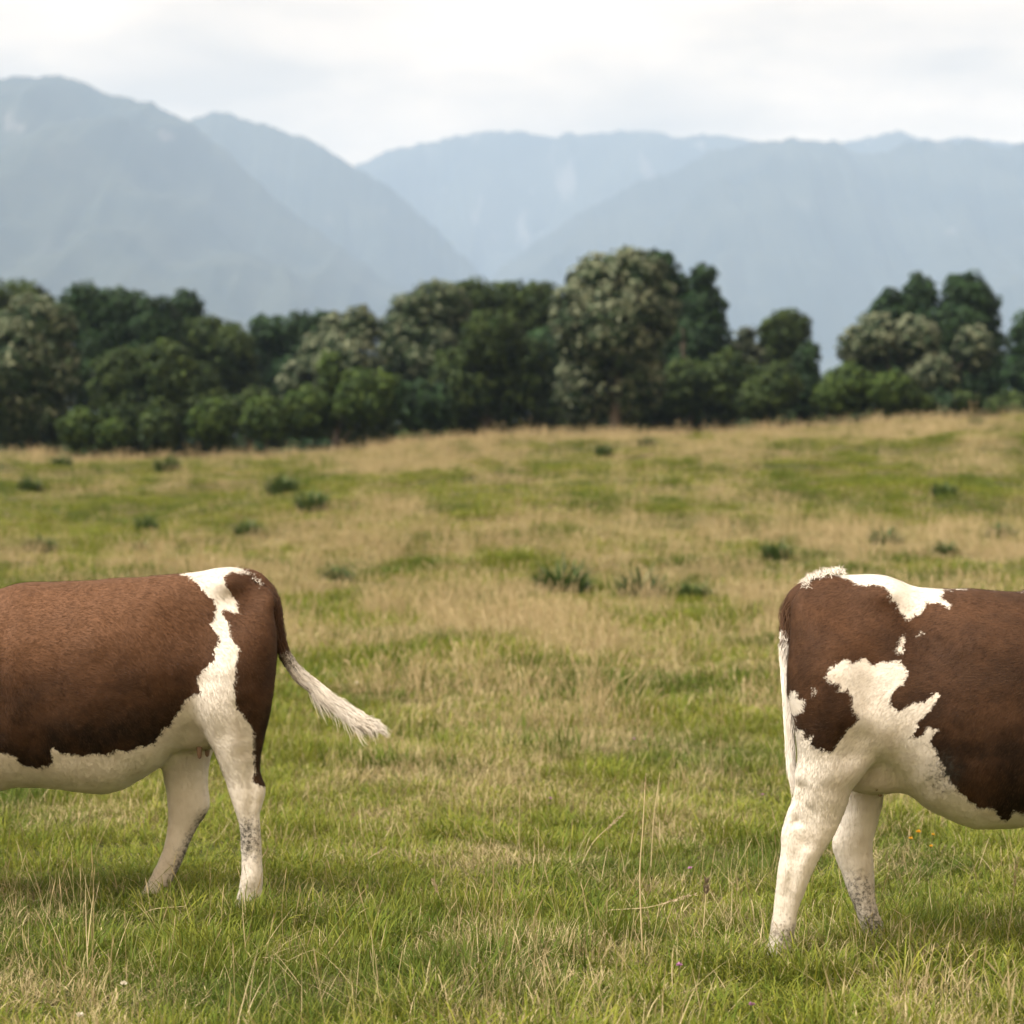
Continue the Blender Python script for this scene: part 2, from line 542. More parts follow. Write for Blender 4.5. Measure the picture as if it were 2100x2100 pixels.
def scatter(name, label, coll, ncoll, pts, scale, dry, hue, tilt=.12, seed=0):
    n = len(pts)
    r = np.random.default_rng(seed)
    me = bpy.data.meshes.new(name)
    me.vertices.add(n)
    me.vertices.foreach_set('co', pts.astype(np.float32).ravel())
    rot = np.stack([r.normal(0, tilt, n), r.normal(0, tilt, n), r.uniform(0, 2 * np.pi, n)], -1)
    for k, a in (('rot', rot), ('size', scale)):
        at = me.attributes.new(k, 'FLOAT_VECTOR', 'POINT'); at.data.foreach_set('vector', a.astype(np.float32).ravel())
    for k, a in (('dry', dry), ('hue', hue)):
        at = me.attributes.new(k, 'FLOAT', 'POINT'); at.data.foreach_set('value', a.astype(np.float32))
    at = me.attributes.new('pick', 'INT', 'POINT'); at.data.foreach_set('value', r.integers(0, ncoll, n).astype(np.int32))
    ob = bpy.data.objects.new(name, me)
    COL.objects.link(ob)
    ng = bpy.data.node_groups.new(name + '_scatter', 'GeometryNodeTree')
    ng.interface.new_socket(name='Geometry', in_out='INPUT', socket_type='NodeSocketGeometry')
    ng.interface.new_socket(name='Geometry', in_out='OUTPUT', socket_type='NodeSocketGeometry')
    gi = ng.nodes.new('NodeGroupInput'); go = ng.nodes.new('NodeGroupOutput')
    ip = ng.nodes.new('GeometryNodeInstanceOnPoints')
    ci = ng.nodes.new('GeometryNodeCollectionInfo')
    ci.inputs['Collection'].default_value = coll
    ci.inputs['Separate Children'].default_value = True
    ci.inputs['Reset Children'].default_value = True

    def na(nm, dt):
        nd = ng.nodes.new('GeometryNodeInputNamedAttribute'); nd.data_type = dt
        nd.inputs['Name'].default_value = nm
        return nd.outputs['Attribute']
    ng.links.new(gi.outputs[0], ip.inputs['Points'])
    ng.links.new(ci.outputs[0], ip.inputs['Instance'])
    ip.inputs['Pick Instance'].default_value = True
    ng.links.new(na('pick', 'INT'), ip.inputs['Instance Index'])
    ng.links.new(na('rot', 'FLOAT_VECTOR'), ip.inputs['Rotation'])
    ng.links.new(na('size', 'FLOAT_VECTOR'), ip.inputs['Scale'])
    ng.links.new(ip.outputs[0], go.inputs[0])
    md = ob.modifiers.new('scatter', 'NODES'); md.node_group = ng
    return tag(ob, label, kind='stuff')


def dryness(x, y):
    """how dry the pasture is, 0 lush .. 1 straw: a property of the ground, in patches"""
    base = np.interp(y, [4, 7, 10, 13, 17, 22, 28, 33, 38, 44, 50, 56, 62, 70],
                     [.20, .27, .25, .31, .37, .44, .45, .40, .33, .27, .36, .46, .62, .70])
    base = base + .22 * np.exp(-(((x - 1.5) / 9) ** 2)) * np.clip((y - 42) / 10, 0, 1)
    base = base - .22 * np.exp(-(((x + 6) / 5) ** 2 + ((y - 43) / 6) ** 2))
    base = base - .22 * np.exp(-(((x - 3.5) / 3.5) ** 2 + ((y - 25) / 2.0) ** 2))
    far = np.clip((y - 12) / 14, 0, 1)
    p = (fbm(x / 2.4, y / 4.0, 51, 3) - .5) * (.70 + .35 * far) + (fbm(x / .65, y / 1.0, 77, 3) - .5) * 1.15 + (fbm(x / .17, y / .22, 78, 2) - .5) * .55 * (1 - far)
    return np.clip(base + p, 0, 1)


def field_points(y0, y1, dens, margin=1.35, extra=1.2, seed=0, jit=True):
    """random points in the wedge of pasture the camera could see"""
    r = np.random.default_rng(seed)
    half = lambda y: y * .24 * margin + extra
    area = (half(y0) + half(y1)) * (y1 - y0)
    n = int(area * dens)
    y = y0 + (y1 - y0) * r.uniform(0, 1, n * 2)
    x = r.uniform(-1, 1, n * 2) * half(y1)
    k = np.abs(x) < half(y)
    x, y = x[k][:n], y[k][:n]
    return x, y


C_near = tuft_set('green_tuft', M_grass, 8, n=52, rad=.085, h0=.035, h1=.105, wid=.0031, lean=.72, bend=1.35, seg=4)
C_lush = tuft_set('lush_tuft', M_grass, 4, n=90, rad=.14, h0=.08, h1=.20, wid=.0036, lean=.62, bend=1.6, seg=5)
C_straw = tuft_set('straw_tuft', M_stem, 7, n=30, rad=.13, h0=.05, h1=.15, wid=.0017, lean=1.0, bend=1.3, seg=4, stems=2, stem_h=(.10, .24), stem_w=.0006)
C_mat = tuft_set('matted_tuft', M_stem, 6, n=30, rad=.16, h0=.12, h1=.32, wid=.0020, lean=1.25, bend=.45, seg=4, stems=1, stem_h=(.12, .30), stem_w=.0007)
C_mid = tuft_set('mid_tuft', M_grass, 6, n=52, rad=.20, h0=.05, h1=.15, wid=.0075, lean=.50, bend=1.0, seg=3)
C_stem = tuft_set('stem_tuft', M_stem, 6, n=16, rad=.24, h0=.08, h1=.20, wid=.0040, lean=.7, bend=.9, seg=3, stems=9, stem_h=(.15, .36), stem_w=.0015)


FEET = [((px_ - 1050) / F * d_, d_) for px_, d_ in ((512, 7.86), (318, 8.14), (1600, 6.96), (1790, 7.24))]


def mk_scatter(name, label, coll, nc, segs, s_rng, dry_off=0., keep=None, seed=0, zs=1.0, hue_add=0.0):
    X, Y = [], []
    for k, (y0, y1, dn) in enumerate(segs):
        x, y = field_points(y0, y1, dn, seed=seed * 17 + k)
        X.append(x); Y.append(y)
    x = np.concatenate(X); y = np.concatenate(Y)
    d = dryness(x, y)
    r = np.random.default_rng(seed + 5)
    if coll in (C_stem, C_mid):        # the weeds keep the grass down round their own spot
        ok = np.ones(len(x), bool)
        for wx, wy, ww in WEED_AT:
            ok &= ~((np.abs(x - wx) < .5 * ww) & (y > wy - (2.2 * ww if coll is C_stem else .45 * ww)) & (y < wy + .45 * ww))
        x, y, d = x[ok], y[ok], d[ok]
    if keep is not None:
        k = r.uniform(0, 1, len(x)) < keep(x, y, d)
        x, y, d = x[k], y[k], d[k]
    hgt = .45 + .75 * fbm(x / .7, y / .7, 33, 3) + 1.5 * np.clip(fbm(x / .28, y / .28, 35, 2) - .52, 0, 1)
    for fx_, fy_ in FEET:              # trodden down round the hooves
        hgt = hgt * (1 + .12 * np.exp(-(((x - fx_) / .16) ** 2 + ((y - fy_ + .08) / .20) ** 2)))
    s = r.uniform(*s_rng, len(x))
    sc = np.stack([s, s, s * hgt * zs], -1)
    hue = np.clip((fbm(x / 1.3, y / 1.8, 91, 3) - .45) * 3 + (fbm(x / .3, y / .4, 92, 2) - .5) * 1.2 + hue_add, 0, 1)
    p = np.stack([x, y, ground_z(x, y)], -1)
    return scatter(name, label, coll, nc, p, sc, np.clip(d + dry_off, 0, 1), hue, seed=seed)


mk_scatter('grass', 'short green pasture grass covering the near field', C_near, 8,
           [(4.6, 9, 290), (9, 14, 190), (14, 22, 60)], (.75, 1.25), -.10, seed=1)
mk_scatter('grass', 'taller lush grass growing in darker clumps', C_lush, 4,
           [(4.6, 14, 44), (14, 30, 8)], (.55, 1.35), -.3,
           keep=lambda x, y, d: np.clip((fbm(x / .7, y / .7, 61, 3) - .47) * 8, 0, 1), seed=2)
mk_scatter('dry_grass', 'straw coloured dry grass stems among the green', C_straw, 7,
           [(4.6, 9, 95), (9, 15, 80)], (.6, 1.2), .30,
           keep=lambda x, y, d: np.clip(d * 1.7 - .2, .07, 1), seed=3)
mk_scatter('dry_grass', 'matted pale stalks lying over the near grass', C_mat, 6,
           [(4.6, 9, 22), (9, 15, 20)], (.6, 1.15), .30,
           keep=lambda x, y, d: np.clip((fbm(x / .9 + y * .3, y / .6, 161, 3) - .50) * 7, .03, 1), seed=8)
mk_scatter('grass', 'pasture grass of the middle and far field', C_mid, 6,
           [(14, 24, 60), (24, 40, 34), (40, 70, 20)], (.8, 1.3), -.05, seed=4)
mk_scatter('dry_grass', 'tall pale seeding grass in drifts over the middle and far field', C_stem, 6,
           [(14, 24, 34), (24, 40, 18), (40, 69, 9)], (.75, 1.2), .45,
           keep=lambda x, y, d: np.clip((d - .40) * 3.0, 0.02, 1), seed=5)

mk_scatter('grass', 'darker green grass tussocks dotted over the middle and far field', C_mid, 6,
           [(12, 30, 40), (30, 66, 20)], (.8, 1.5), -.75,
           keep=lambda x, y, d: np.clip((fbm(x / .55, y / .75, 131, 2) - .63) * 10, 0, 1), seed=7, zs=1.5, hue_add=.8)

# taller grass the cows have not trodden down, round the spots where their hooves stand
fx, fy = [], []
gr = np.random.default_rng(41)
for (px_, d_, n_) in ((512, 7.86, 26), (318, 8.14, 18), (1600, 6.96, 34), (1790, 7.24, 26)):
    a_ = gr.uniform(0, 6.28, n_); q_ = .07 + .22 * np.sqrt(gr.uniform(0, 1, n_))
    fx.append((px_ - 1050) / F * d_ + np.cos(a_) * q_); fy.append(d_ - .10 + np.sin(a_) * q_ * .6)
fx = np.concatenate(fx); fy = np.concatenate(fy)
fs = gr.uniform(.75, 1.3, len(fx))
scatter('grass', 'grass standing round the hooves of the cows', C_lush, 4, np.stack([fx, fy, ground_z(fx, fy)], -1),
        np.stack([fs, fs, fs], -1), np.clip(dryness(fx, fy) * .8, 0, 1), np.clip(gr.normal(.3, .3, len(fx)), 0, 1), seed=6)


# ------------------------------------------------------------------ cows
def smin(a, b, k):
    h = np.clip(.5 + .5 * (b - a) / k, 0, 1)
    return b * (1 - h) + a * h - k * h * (1 - h)


def poly_sd(P, poly):
    """signed distance (positive inside) of points P (n,2) to polygon"""
    poly = np.asarray(poly, float)
    d = np.full(len(P), 1e9); ins = np.zeros(len(P), bool)
    for a, b in zip(poly, np.roll(poly, -1, 0)):
        e = b - a; v = P - a
        t = np.clip((v @ e) / (e @ e + 1e-12), 0, 1)
        d = np.minimum(d, ((v - t[:, None] * e) ** 2).sum(1))
        cnd = (a[1] > P[:, 1]) != (b[1] > P[:, 1])
        xi = a[0] + (P[:, 1] - a[1]) / (e[1] + 1e-12) * e[0]
        ins ^= cnd & (P[:, 0] < xi)
    d = np.sqrt(d)
    return np.where(ins, d, -d)


def coat_mat(name, fur):
    m = NT(name)
    co = m.coords('Object')
    patch = m.attr('patch'); shade = m.attr('shade'); dirt = m.attr('dirt')
    r = m.attr('rnd')
    rag = m.math('SUBTRACT', m.noise(co, 46, 4, .65), .5)
    fine = m.math('SUBTRACT', m.noise(m.scaled(co, (150, 260, 90)), 1.0, 2), .5)
    pv = m.math('ADD', patch, m.math('ADD', m.math('MULTIPLY', rag, .024), m.math('MULTIPLY', fine, .018)))
    k = m.range(pv, -.003, .003)
    tone = m.noise(co, 7, 4, .6)
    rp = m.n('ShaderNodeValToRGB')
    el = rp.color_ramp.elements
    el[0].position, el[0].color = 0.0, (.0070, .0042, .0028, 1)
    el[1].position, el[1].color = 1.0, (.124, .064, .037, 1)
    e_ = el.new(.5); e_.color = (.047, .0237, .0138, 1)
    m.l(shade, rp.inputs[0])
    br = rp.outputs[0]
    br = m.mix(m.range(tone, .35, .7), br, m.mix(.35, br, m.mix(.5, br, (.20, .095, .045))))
    if fur: br = m.mix(r, m.mix(.40, br, (.006, .0035, .0025)), m.mix(.42, br, m.mix(.35, br, (.32, .19, .11))))
    wt = m.mix(m.range(tone, .3, .7), (.66, .615, .555), (.73, .69, .635))
    if fur: wt = m.mix(r, m.mix(.14, wt, (.50, .42, .32)), m.mix(.3, wt, (.83, .78, .70)))
    c = m.mix(k, br, wt)
    pink = m.attr('pink')
    c = m.mix(pink, c, (.42, .24, .19))
    sp = m.noise(co, 80, 4, .7)
    dk = m.math('ADD', m.math('MULTIPLY', m.range(m.math('ADD', sp, m.math('MULTIPLY', dirt, .22)), .54, .80), .62), m.math('MULTIPLY', dirt, .32))
    c = m.mix(m.math('MULTIPLY', dk, m.range(dirt, .02, .35), True), c, (.040, .040, .036))
    st = m.math('MULTIPLY', m.range(m.noise(co, 11, 3), .45, .75), .30)
    c = m.mix(m.math('MULTIPLY', st, k), c, (.40, .32, .22))
    if fur:
        return m.bsdf(c, .7, .10, normal=m.attr('sn', out='Vector'))
    bp = m.noise(m.scaled(co, (55, 55, 40)), 1.0, 4, .7)
    return m.bsdf(c, .7, .10, bump=(bp, .14, .006))


M_coat = coat_mat('cow_hide', False)
M_fur = coat_mat('cow_fur', True)
m = NT('hoof_horn'); M_hoof = m.bsdf(m.mix(m.noise(m.coords(), 40), (.05, .04, .032), (.11, .09, .07)), .5, .4)
m = NT('teat_skin'); M_teat = m.bsdf((.26, .17, .13), .6, .2)
m = NT('eye_dark'); M_eye = m.bsdf((.008, .006, .005), .1, .6)


def build_cow(name, label, s, d0, px0, zx, legs, torso, patches, tail, bumps, grooves, shade_fn, dirt_fn, seed, tuft=None, tail_cols=None):
    """s: heading sign along world X. All outlines are given in pixels of the photograph and turned into metres here."""
    sc = d0 / F
    X0 = (px0 - 1050) * sc
    root = empty(name, (X0, d0, 0), label, 'cow', 'cows standing in the pasture')

    def loc(p, dep):                      # zoom pixel -> local x,z at depth d0+dep
        px, py = zx(p[0], p[1])
        return (px - 1050) / F * (d0 + dep) - X0, EYE - (py - 1050) / F * (d0 + dep)
    H = .0105
    xr = torso[0]
    x_rump = loc((xr[0][0], 0), 0)[0]      # rear end of the torso
    lo_x, hi_x = (x_rump - .12, x_rump + 2.75) if s > 0 else (x_rump - 2.75, x_rump + .12)
    gx = np.arange(lo_x, hi_x, H); gy = np.arange(-.46, .46, H); gz = np.arange(-.03, 1.5, H)
    nx, ny, nz = len(gx), len(gy), len(gz)
    # --- torso: tables along x of top, bottom, half width
    T = np.array([(loc((a, t_), 0)[0], loc((a, t_), 0)[1], loc((a, b_), 0)[1], w_) for a, t_, b_, w_ in torso[0]])
    ext = np.array([(x_rump + s * u, t_, b_, w_) for u, t_, b_, w_ in torso[1]])   # out of frame: in metres from the rump
    T = np.concatenate([T, ext])
    T = T[np.argsort(T[:, 0])]
    top = smooth_interp(gx, T[:, 0], T[:, 1]); bot = smooth_interp(gx, T[:, 0], T[:, 2]); wid = smooth_interp(gx, T[:, 0], T[:, 3])
    cz = bot + (top - bot) * .47
    rt, rb = top - cz, cz - bot
    Z = gz[None, None, :]; Y = gy[None, :, None]
    czb = cz[:, None, None]; wb = wid[:, None, None]
    dz = Z - czb
    v = np.where(dz > 0, dz / rt[:, None, None], -dz / rb[:, None, None])
    # narrower towards the spine, fullest low on the barrel
    wz = wb * (1 - .10 * np.clip(dz / rt[:, None, None], 0, 1))
    p = 2.35
    g = (np.abs(Y / wz) ** p + v ** p) ** (1 / p) - 1
    f = g * np.minimum(wb, np.minimum(rt, rb)[:, None, None])
    endx = np.maximum(np.maximum(T[0, 0] - gx, gx - T[-1, 0]), 0)[:, None, None]
    f = np.where(endx > 0, np.maximum(f, 0) + endx, f).astype(np.float32)

    # --- legs: tables along z of front edge, back edge, lateral centre, half thickness
    def leg_field(tab):
        tab = tab[np.argsort(tab[:, 0])]
        za, zb = tab[0, 0], tab[-1, 0]
        xa = smooth_interp(gz, tab[:, 0], tab[:, 1]); xb = smooth_interp(gz, tab[:, 0], tab[:, 2])
        yc = smooth_interp(gz, tab[:, 0], tab[:, 3]); yh = smooth_interp(gz, tab[:, 0], tab[:, 4])
        cx, rx = (xa + xb) / 2, np.abs(xa - xb) / 2
        q = np.sqrt(((gx[:, None, None] - cx) / rx) ** 2 + ((Y - yc) / yh) ** 2) - 1
        ff = q * np.minimum(rx, yh)
        e = np.maximum(np.maximum(za - gz, gz - zb), 0)[None, None, :]
        return np.where(e > 0, np.maximum(ff, 0) + e, ff).astype(np.float32)

    for lg in legs['traced']:
        dep = lg['dep']
        rows = []
        for (yy, back, front, yc, yh) in lg['rows']:
            zz = loc((0, yy), dep)[1]
            rows.append((zz, loc((front, yy), dep)[0], loc((back, yy), dep)[0], yc, yh))
        f = smin(f, leg_field(np.array(rows)), lg.get('k', .05))
    for (u, side, du) in legs['front']:
        xx = x_rump + s * u
        tb = [(-.0, .062, du + .02), (.05, .056, du + .01), (.09, .042, du), (.13, .047, du - .005), (.2, .036, du), (.32, .037, du), (.39, .052, du), (.5, .055, du * .7), (.62, .085, du * .3), (.78, .14, 0), (.9, .16, 0)]
        rows = [(z_, xx + s * (o + hw), xx + s * (o - hw), side * (.13 if z_ < .6 else .15), min(hw * .85, .075)) for z_, hw, o in tb]
        f = smin(f, leg_field(np.array(rows)), .06)

    # --- neck and head, out of the picture but there: walking with the head carried low
    def cone(a, b, ra, rb_, sq=1.0):
        a = np.array(a); b = np.array(b)
        PX = gx[:, None, None] - a[0]; PY = (Y - a[1]) * sq; PZ = Z - a[2]
        d = b - a
        t = np.clip((PX * d[0] + PY * d[1] + PZ * d[2]) / (d @ d), 0, 1)
        return (np.sqrt((PX - t * d[0]) ** 2 + (PY - t * d[1]) ** 2 + (PZ - t * d[2]) ** 2) - (ra + (rb_ - ra) * t)).astype(np.float32)
    hx = lambda u: x_rump + s * u
    f = smin(f, cone((hx(1.38), 0, .98), (hx(1.92), 0, .90), .23, .13, 1.25), .10)
    f = smin(f, cone((hx(1.95), 0, .90), (hx(2.32), 0, .66), .125, .078, 1.05), .05)
    f = smin(f, cone((hx(2.27), 0, .68), (hx(2.36), 0, .63), .085, .075), .04)
    f = smin(f, cone((hx(1.96), 0, 1.0), (hx(2.06), 0, .95), .075, .07), .04)
    for sd in (-1, 1):
        f = smin(f, cone((hx(1.93), sd * .10, .97), (hx(1.88), sd * .25, .95), .030, .022), .03)
    # --- udder
    ud = torso[2]
    ux, uz = loc(ud[:2], 0)
    f = smin(f, (np.sqrt(((gx[:, None, None] - ux) / ud[2]) ** 2 + (Y / ud[3]) ** 2 + ((Z - uz) / ud[4]) ** 2) - 1) * ud[4], .05).astype(np.float32)
    # --- bones, hollows and tendons
    near = np.clip(-gy / .05, 0, 1)[None, :, None]
    for (bx, by, amp, sx_, sz_, both) in bumps:
        x_, z_ = loc((bx, by), -.2)
        e = np.exp(-((gx - x_) / sx_) ** 2)[:, None, None] * np.exp(-((gz - z_) / sz_) ** 2)[None, None, :]
        f = f - (amp * e * (1 if both else near)).astype(np.float32)
    for (ax, ay, bx, by, amp, sw) in grooves:
        a = np.array(loc((ax, ay), -.15)); b = np.array(loc((bx, by), -.15)); d = b - a
        PX = gx[:, None] - a[0]; PZ = gz[None, :] - a[1]
        t = np.clip((PX * d[0] + PZ * d[1]) / (d @ d), 0, 1)
        q = (PX - t * d[0]) ** 2 + (PZ - t * d[1]) ** 2
        f = f + (amp * np.exp(-q / sw ** 2)[:, None, :] * near).astype(np.float32)
    f = f + .0045
    # soft lumps of muscle
    lump = (fbm(gx[:, None] * 9, gz[None, :] * 9, seed + 3, 3) - .5) * .012
    f = f + lump[:, None, :].astype(np.float32)

    grid = vdb.FloatGrid(1.0)
    grid.copyFromArray(np.ascontiguousarray(np.clip(f, -1, 1)).astype(np.float32))
    pts, quads = grid.convertToQuads(0.0)
    pts = np.asarray(pts, dtype=np.float64) * H + np.array([gx[0], gy[0], gz[0]])
    quads = np.asarray(quads, dtype=np.int64)
    # keep the largest connected piece
    lab = np.arange(len(pts))
    for _ in range(400):
        mn = lab[quads].min(1)
        old = lab.copy()
        np.minimum.at(lab, quads.ravel(), np.repeat(mn, 4))
        lab = lab[lab]
        if (lab == old).all(): break
    big = np.bincount(lab).argmax()
    keep = lab == big
    idx = np.cumsum(keep) - 1
    quads = idx[quads[keep[quads].all(1)]]
    pts = pts[keep]
    # Taubin smoothing
    e = np.concatenate([quads[:, [0, 1]], quads[:, [1, 2]], quads[:, [2, 3]], quads[:, [3, 0]]])
    for it in range(8):
        for lam in (.55, -.56):
            acc = np.zeros_like(pts); cnt = np.zeros(len(pts))
            for k in range(3):
                acc[:, k] = np.bincount(e[:, 0], pts[e[:, 1], k], len(pts)) + np.bincount(e[:, 1], pts[e[:, 0], k], len(pts))
            cnt = np.bincount(e.ravel(), minlength=len(pts))
            pts = pts + lam * (acc / cnt[:, None] - pts)
    # outward orientation
    a, b, c_ = pts[quads[:, 0]], pts[quads[:, 1]], pts[quads[:, 2]]
    d_ = pts[quads[:, 3]]
    fn = np.cross(c_ - a, d_ - b)
    vol = (fn * (a + b + c_ + d_)).sum()
    if vol < 0:
        quads = quads[:, ::-1]; fn = -fn
    vn = np.zeros_like(pts)
    for k in range(4):
        for j in range(3): vn[:, j] += np.bincount(quads[:, k], fn[:, j], len(pts))
    vn /= np.linalg.norm(vn, axis=1, keepdims=True) + 1e-12

    polys_w = [np.array([loc(q, -.20) for q in pl]) for pl in patches]

    def coat_attrs(P):
        w_ = P[:, [0, 2]].copy()
        far = np.clip(P[:, 1] / .1, 0, 1)
        w_[:, 0] += far * .05 * np.sin(P[:, 2] * 9); w_[:, 1] += far * .04 * np.sin(P[:, 0] * 7)
        w_[:, 0] += (fbm(P[:, 0] * 26, P[:, 2] * 26 + P[:, 1] * 9, seed + 60, 3, .7) - .5) * .019
        w_[:, 1] += (fbm(P[:, 0] * 26 + 40, P[:, 2] * 26 - P[:, 1] * 9, seed + 61, 3, .7) - .5) * .019
        sd = np.full(len(P), -1.0)
        for pw in polys_w: sd = np.maximum(sd, poly_sd(w_, pw))
        u = (P[:, 0] - x_rump) * s
        sd = np.where((P[:, 2] < .42), np.maximum(sd, .05), sd)
        sd = np.where(u > 1.7, np.maximum(sd, np.where((u > 2.0) & (np.abs(P[:, 1]) < .04), .03, -.2)), sd)
        px_u = u
        pink = np.exp(-(((P[:, 0] - ux) / .12) ** 2 + (P[:, 1] / .12) ** 2 + ((P[:, 2] - uz + .05) / .10) ** 2)) * .35
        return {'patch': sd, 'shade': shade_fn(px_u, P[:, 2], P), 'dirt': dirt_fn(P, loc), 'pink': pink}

    at = coat_attrs(pts)
    at['rnd'] = np.full(len(pts), .5)
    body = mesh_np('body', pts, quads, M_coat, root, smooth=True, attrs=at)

    # --- fur: short hairs lying back along the body, each one a thin blade
    r = np.random.default_rng(seed)
    ar = np.linalg.norm(fn, axis=1)
    uc = (pts[quads].mean(1)[:, 0] - x_rump) * s
    ar = ar * np.where(uc < 1.35, 1, .25)
    NF = 230000
    ch = np.searchsorted(np.cumsum(ar) / ar.sum(), r.uniform(0, 1, NF))
    ch = np.clip(ch, 0, len(quads) - 1)
    uu, vv = r.uniform(0, 1, (2, NF, 1))
    q4 = pts[quads[ch]]; n4 = vn[quads[ch]]
    bl = lambda A: (A[:, 0] * (1 - uu) + A[:, 1] * uu) * (1 - vv) + (A[:, 3] * (1 - uu) + A[:, 2] * uu) * vv
    base = bl(q4); nn = bl(n4); nn /= np.linalg.norm(nn, axis=1, keepdims=True) + 1e-12
    down = np.clip((.95 - base[:, 2]) / .5, 0, 1)
    flow = np.stack([np.full(NF, -s * 1.0) * (1 - .75 * down), np.zeros(NF), -.25 - 1.0 * down], -1)
    swirl = (fbm(base[:, 0] * 5, base[:, 2] * 5, seed + 8, 3) - .5) * 2.6
    flow[:, 2] += swirl * .8; flow[:, 0] += swirl[::1] * .25
    flow += r.normal(0, .14, (NF, 3))
    tg = flow - (flow * nn).sum(1, keepdims=True) * nn
    tg /= np.linalg.norm(tg, axis=1, keepdims=True) + 1e-9
    ln = r.uniform(.010, .021, NF)[:, None] * np.where(base[:, 2] < .45, .62, 1.0)[:, None]
    lift = r.uniform(.06, .28, NF)[:, None]
    sd_ = np.cross(nn, tg)
    w_ = .0009
    tip = base + (tg + nn * lift) * ln
    FV = np.stack([base - sd_ * w_ - nn * .001, base + sd_ * w_ - nn * .001, tip], 1).reshape(-1, 3)
    FQ = np.arange(NF * 3).reshape(-1, 3)
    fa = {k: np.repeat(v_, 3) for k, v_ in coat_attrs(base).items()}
    clump = fbm(base[:, 0] * 60, base[:, 2] * 60, seed + 70, 2)
    fa['rnd'] = np.repeat(np.clip(.5 + (clump - .5) * .8 + r.normal(0, .22, NF), 0, 1), 3)
    sn = nn + tg * .12 + r.normal(0, .055, (NF, 3))
    sn /= np.linalg.norm(sn, axis=1, keepdims=True)
    fa['sn'] = np.repeat(sn, 3, 0)
    fur = mesh_np('fur', FV, FQ, M_fur, root, attrs=fa)
    fur['kind'] = 'stuff'

    # --- tail
    tp = np.array([(*loc(q[:2], 0), q[2], q[3]) for q in tail['path']])   # x, z, y, radius
    tt = np.concatenate([[0], np.cumsum(np.linalg.norm(np.diff(tp[:, :2], axis=0), axis=1))])
    tl = tt[-1]
    ev = np.linspace(0, tl, 70)
    PX = smooth_interp(ev, tt, tp[:, 0]); PZ = smooth_interp(ev, tt, tp[:, 1]); PY = smooth_interp(ev, tt, tp[:, 2]); PR = smooth_interp(ev, tt, tp[:, 3])
    for _ in range(3):
        for A in (PX, PZ, PY): A[1:-1] = .25 * A[:-2] + .5 * A[1:-1] + .25 * A[2:]
    Pc = np.stack([PX, PY, PZ], -1)
    Tn = np.gradient(Pc, axis=0); Tn /= np.linalg.norm(Tn, axis=1, keepdims=True)
    B = np.cross(Tn, np.array([0, 1.0, 0])); B /= np.linalg.norm(B, axis=1, keepdims=True)
    C2 = np.cross(B, Tn)
    an = np.linspace(0, 2 * np.pi, 14, endpoint=False)
    cut = int(70 * tail['cut'])
    ring = Pc[:cut, None] + (B[:cut, None] * np.cos(an)[None, :, None] + C2[:cut, None] * np.sin(an)[None, :, None]) * PR[:cut, None, None]
    nr = cut
    tv = np.concatenate([ring.reshape(-1, 3), Pc[:1] - Tn[:1] * PR[0] * .5, Pc[cut - 1:cut] + Tn[cut - 1:cut] * PR[cut - 1]])
    ii = np.arange(nr * 14).reshape(nr, 14)
    tq = np.stack([ii[:-1], ii[1:], np.roll(ii[1:], -1, 1), np.roll(ii[:-1], -1, 1)], -1).reshape(-1, 4)
    k0, k1 = nr * 14, nr * 14 + 1
    t3 = np.concatenate([np.stack([ii[0], np.roll(ii[0], -1), np.full(14, k0)], -1), np.stack([np.roll(ii[-1], -1), ii[-1], np.full(14, k1)], -1)])
    white_from = tail['white']
    fr = np.concatenate([np.repeat(ev[:cut] / tl, 14), [0, 1]])
    onev = np.ones(len(tv))
    mesh_np('tail', tv, [tq, t3], M_coat, root, smooth=True,
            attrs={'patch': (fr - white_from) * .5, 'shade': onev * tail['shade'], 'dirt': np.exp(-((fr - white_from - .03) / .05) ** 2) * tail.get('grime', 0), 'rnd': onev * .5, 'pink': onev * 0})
    # hair of the tail: long strands leaving the tail and hanging past its end, plus short hairs along it
    def strands(n, t_a, t_b, ln_a, ln_b, off, spread, droop, K=9, width=.0011):
        t0 = r.uniform(t_a, t_b, n); lnn = r.uniform(ln_a, ln_b, n)
        a_ = r.uniform(0, 2 * np.pi, n)
        rad = np.interp(t0, ev / tl, PR) * r.uniform(.5, 1.0, n) * off
        q = np.linspace(0, 1, K)
        tpar = np.minimum(t0[:, None] + lnn[:, None] * q[None], 1.0)
        over = np.maximum(t0[:, None] + lnn[:, None] * q[None] - 1.0, 0) * tl
        IX = lambda A: np.interp(tpar, ev / tl, A)
        P_ = np.stack([IX(PX), IX(PY), IX(PZ)], -1)
        Tt = np.stack([IX(Tn[:, 0]), IX(Tn[:, 1]), IX(Tn[:, 2])], -1)
        Bb = np.stack([IX(B[:, 0]), IX(B[:, 1]), IX(B[:, 2])], -1)
        Cc = np.stack([IX(C2[:, 0]), IX(C2[:, 1]), IX(C2[:, 2])], -1)
        rr_ = rad[:, None] + spread * q[None] * r.uniform(0, 1, n)[:, None]
        wav = r.uniform(0, 6.28, n)[:, None]
        P_ = P_ + Tt * over[..., None] + Bb * (np.cos(a_)[:, None] * rr_ + .006 * np.sin(q[None] * 6 + t0[:, None] * 30 + wav * .3))[..., None] + Cc * (np.sin(a_)[:, None] * rr_ + .004 * np.cos(q[None] * 6 + wav))[..., None]
        P_[..., 2] -= droop * q[None] ** 2 * r.uniform(.0, 1, n)[:, None]
        W_ = np.full((n, K), width) * (1 - .8 * q[None] ** 2)
        nrm = (np.cos(a_)[:, None] * Bb[:, 0] + np.sin(a_)[:, None] * Cc[:, 0])
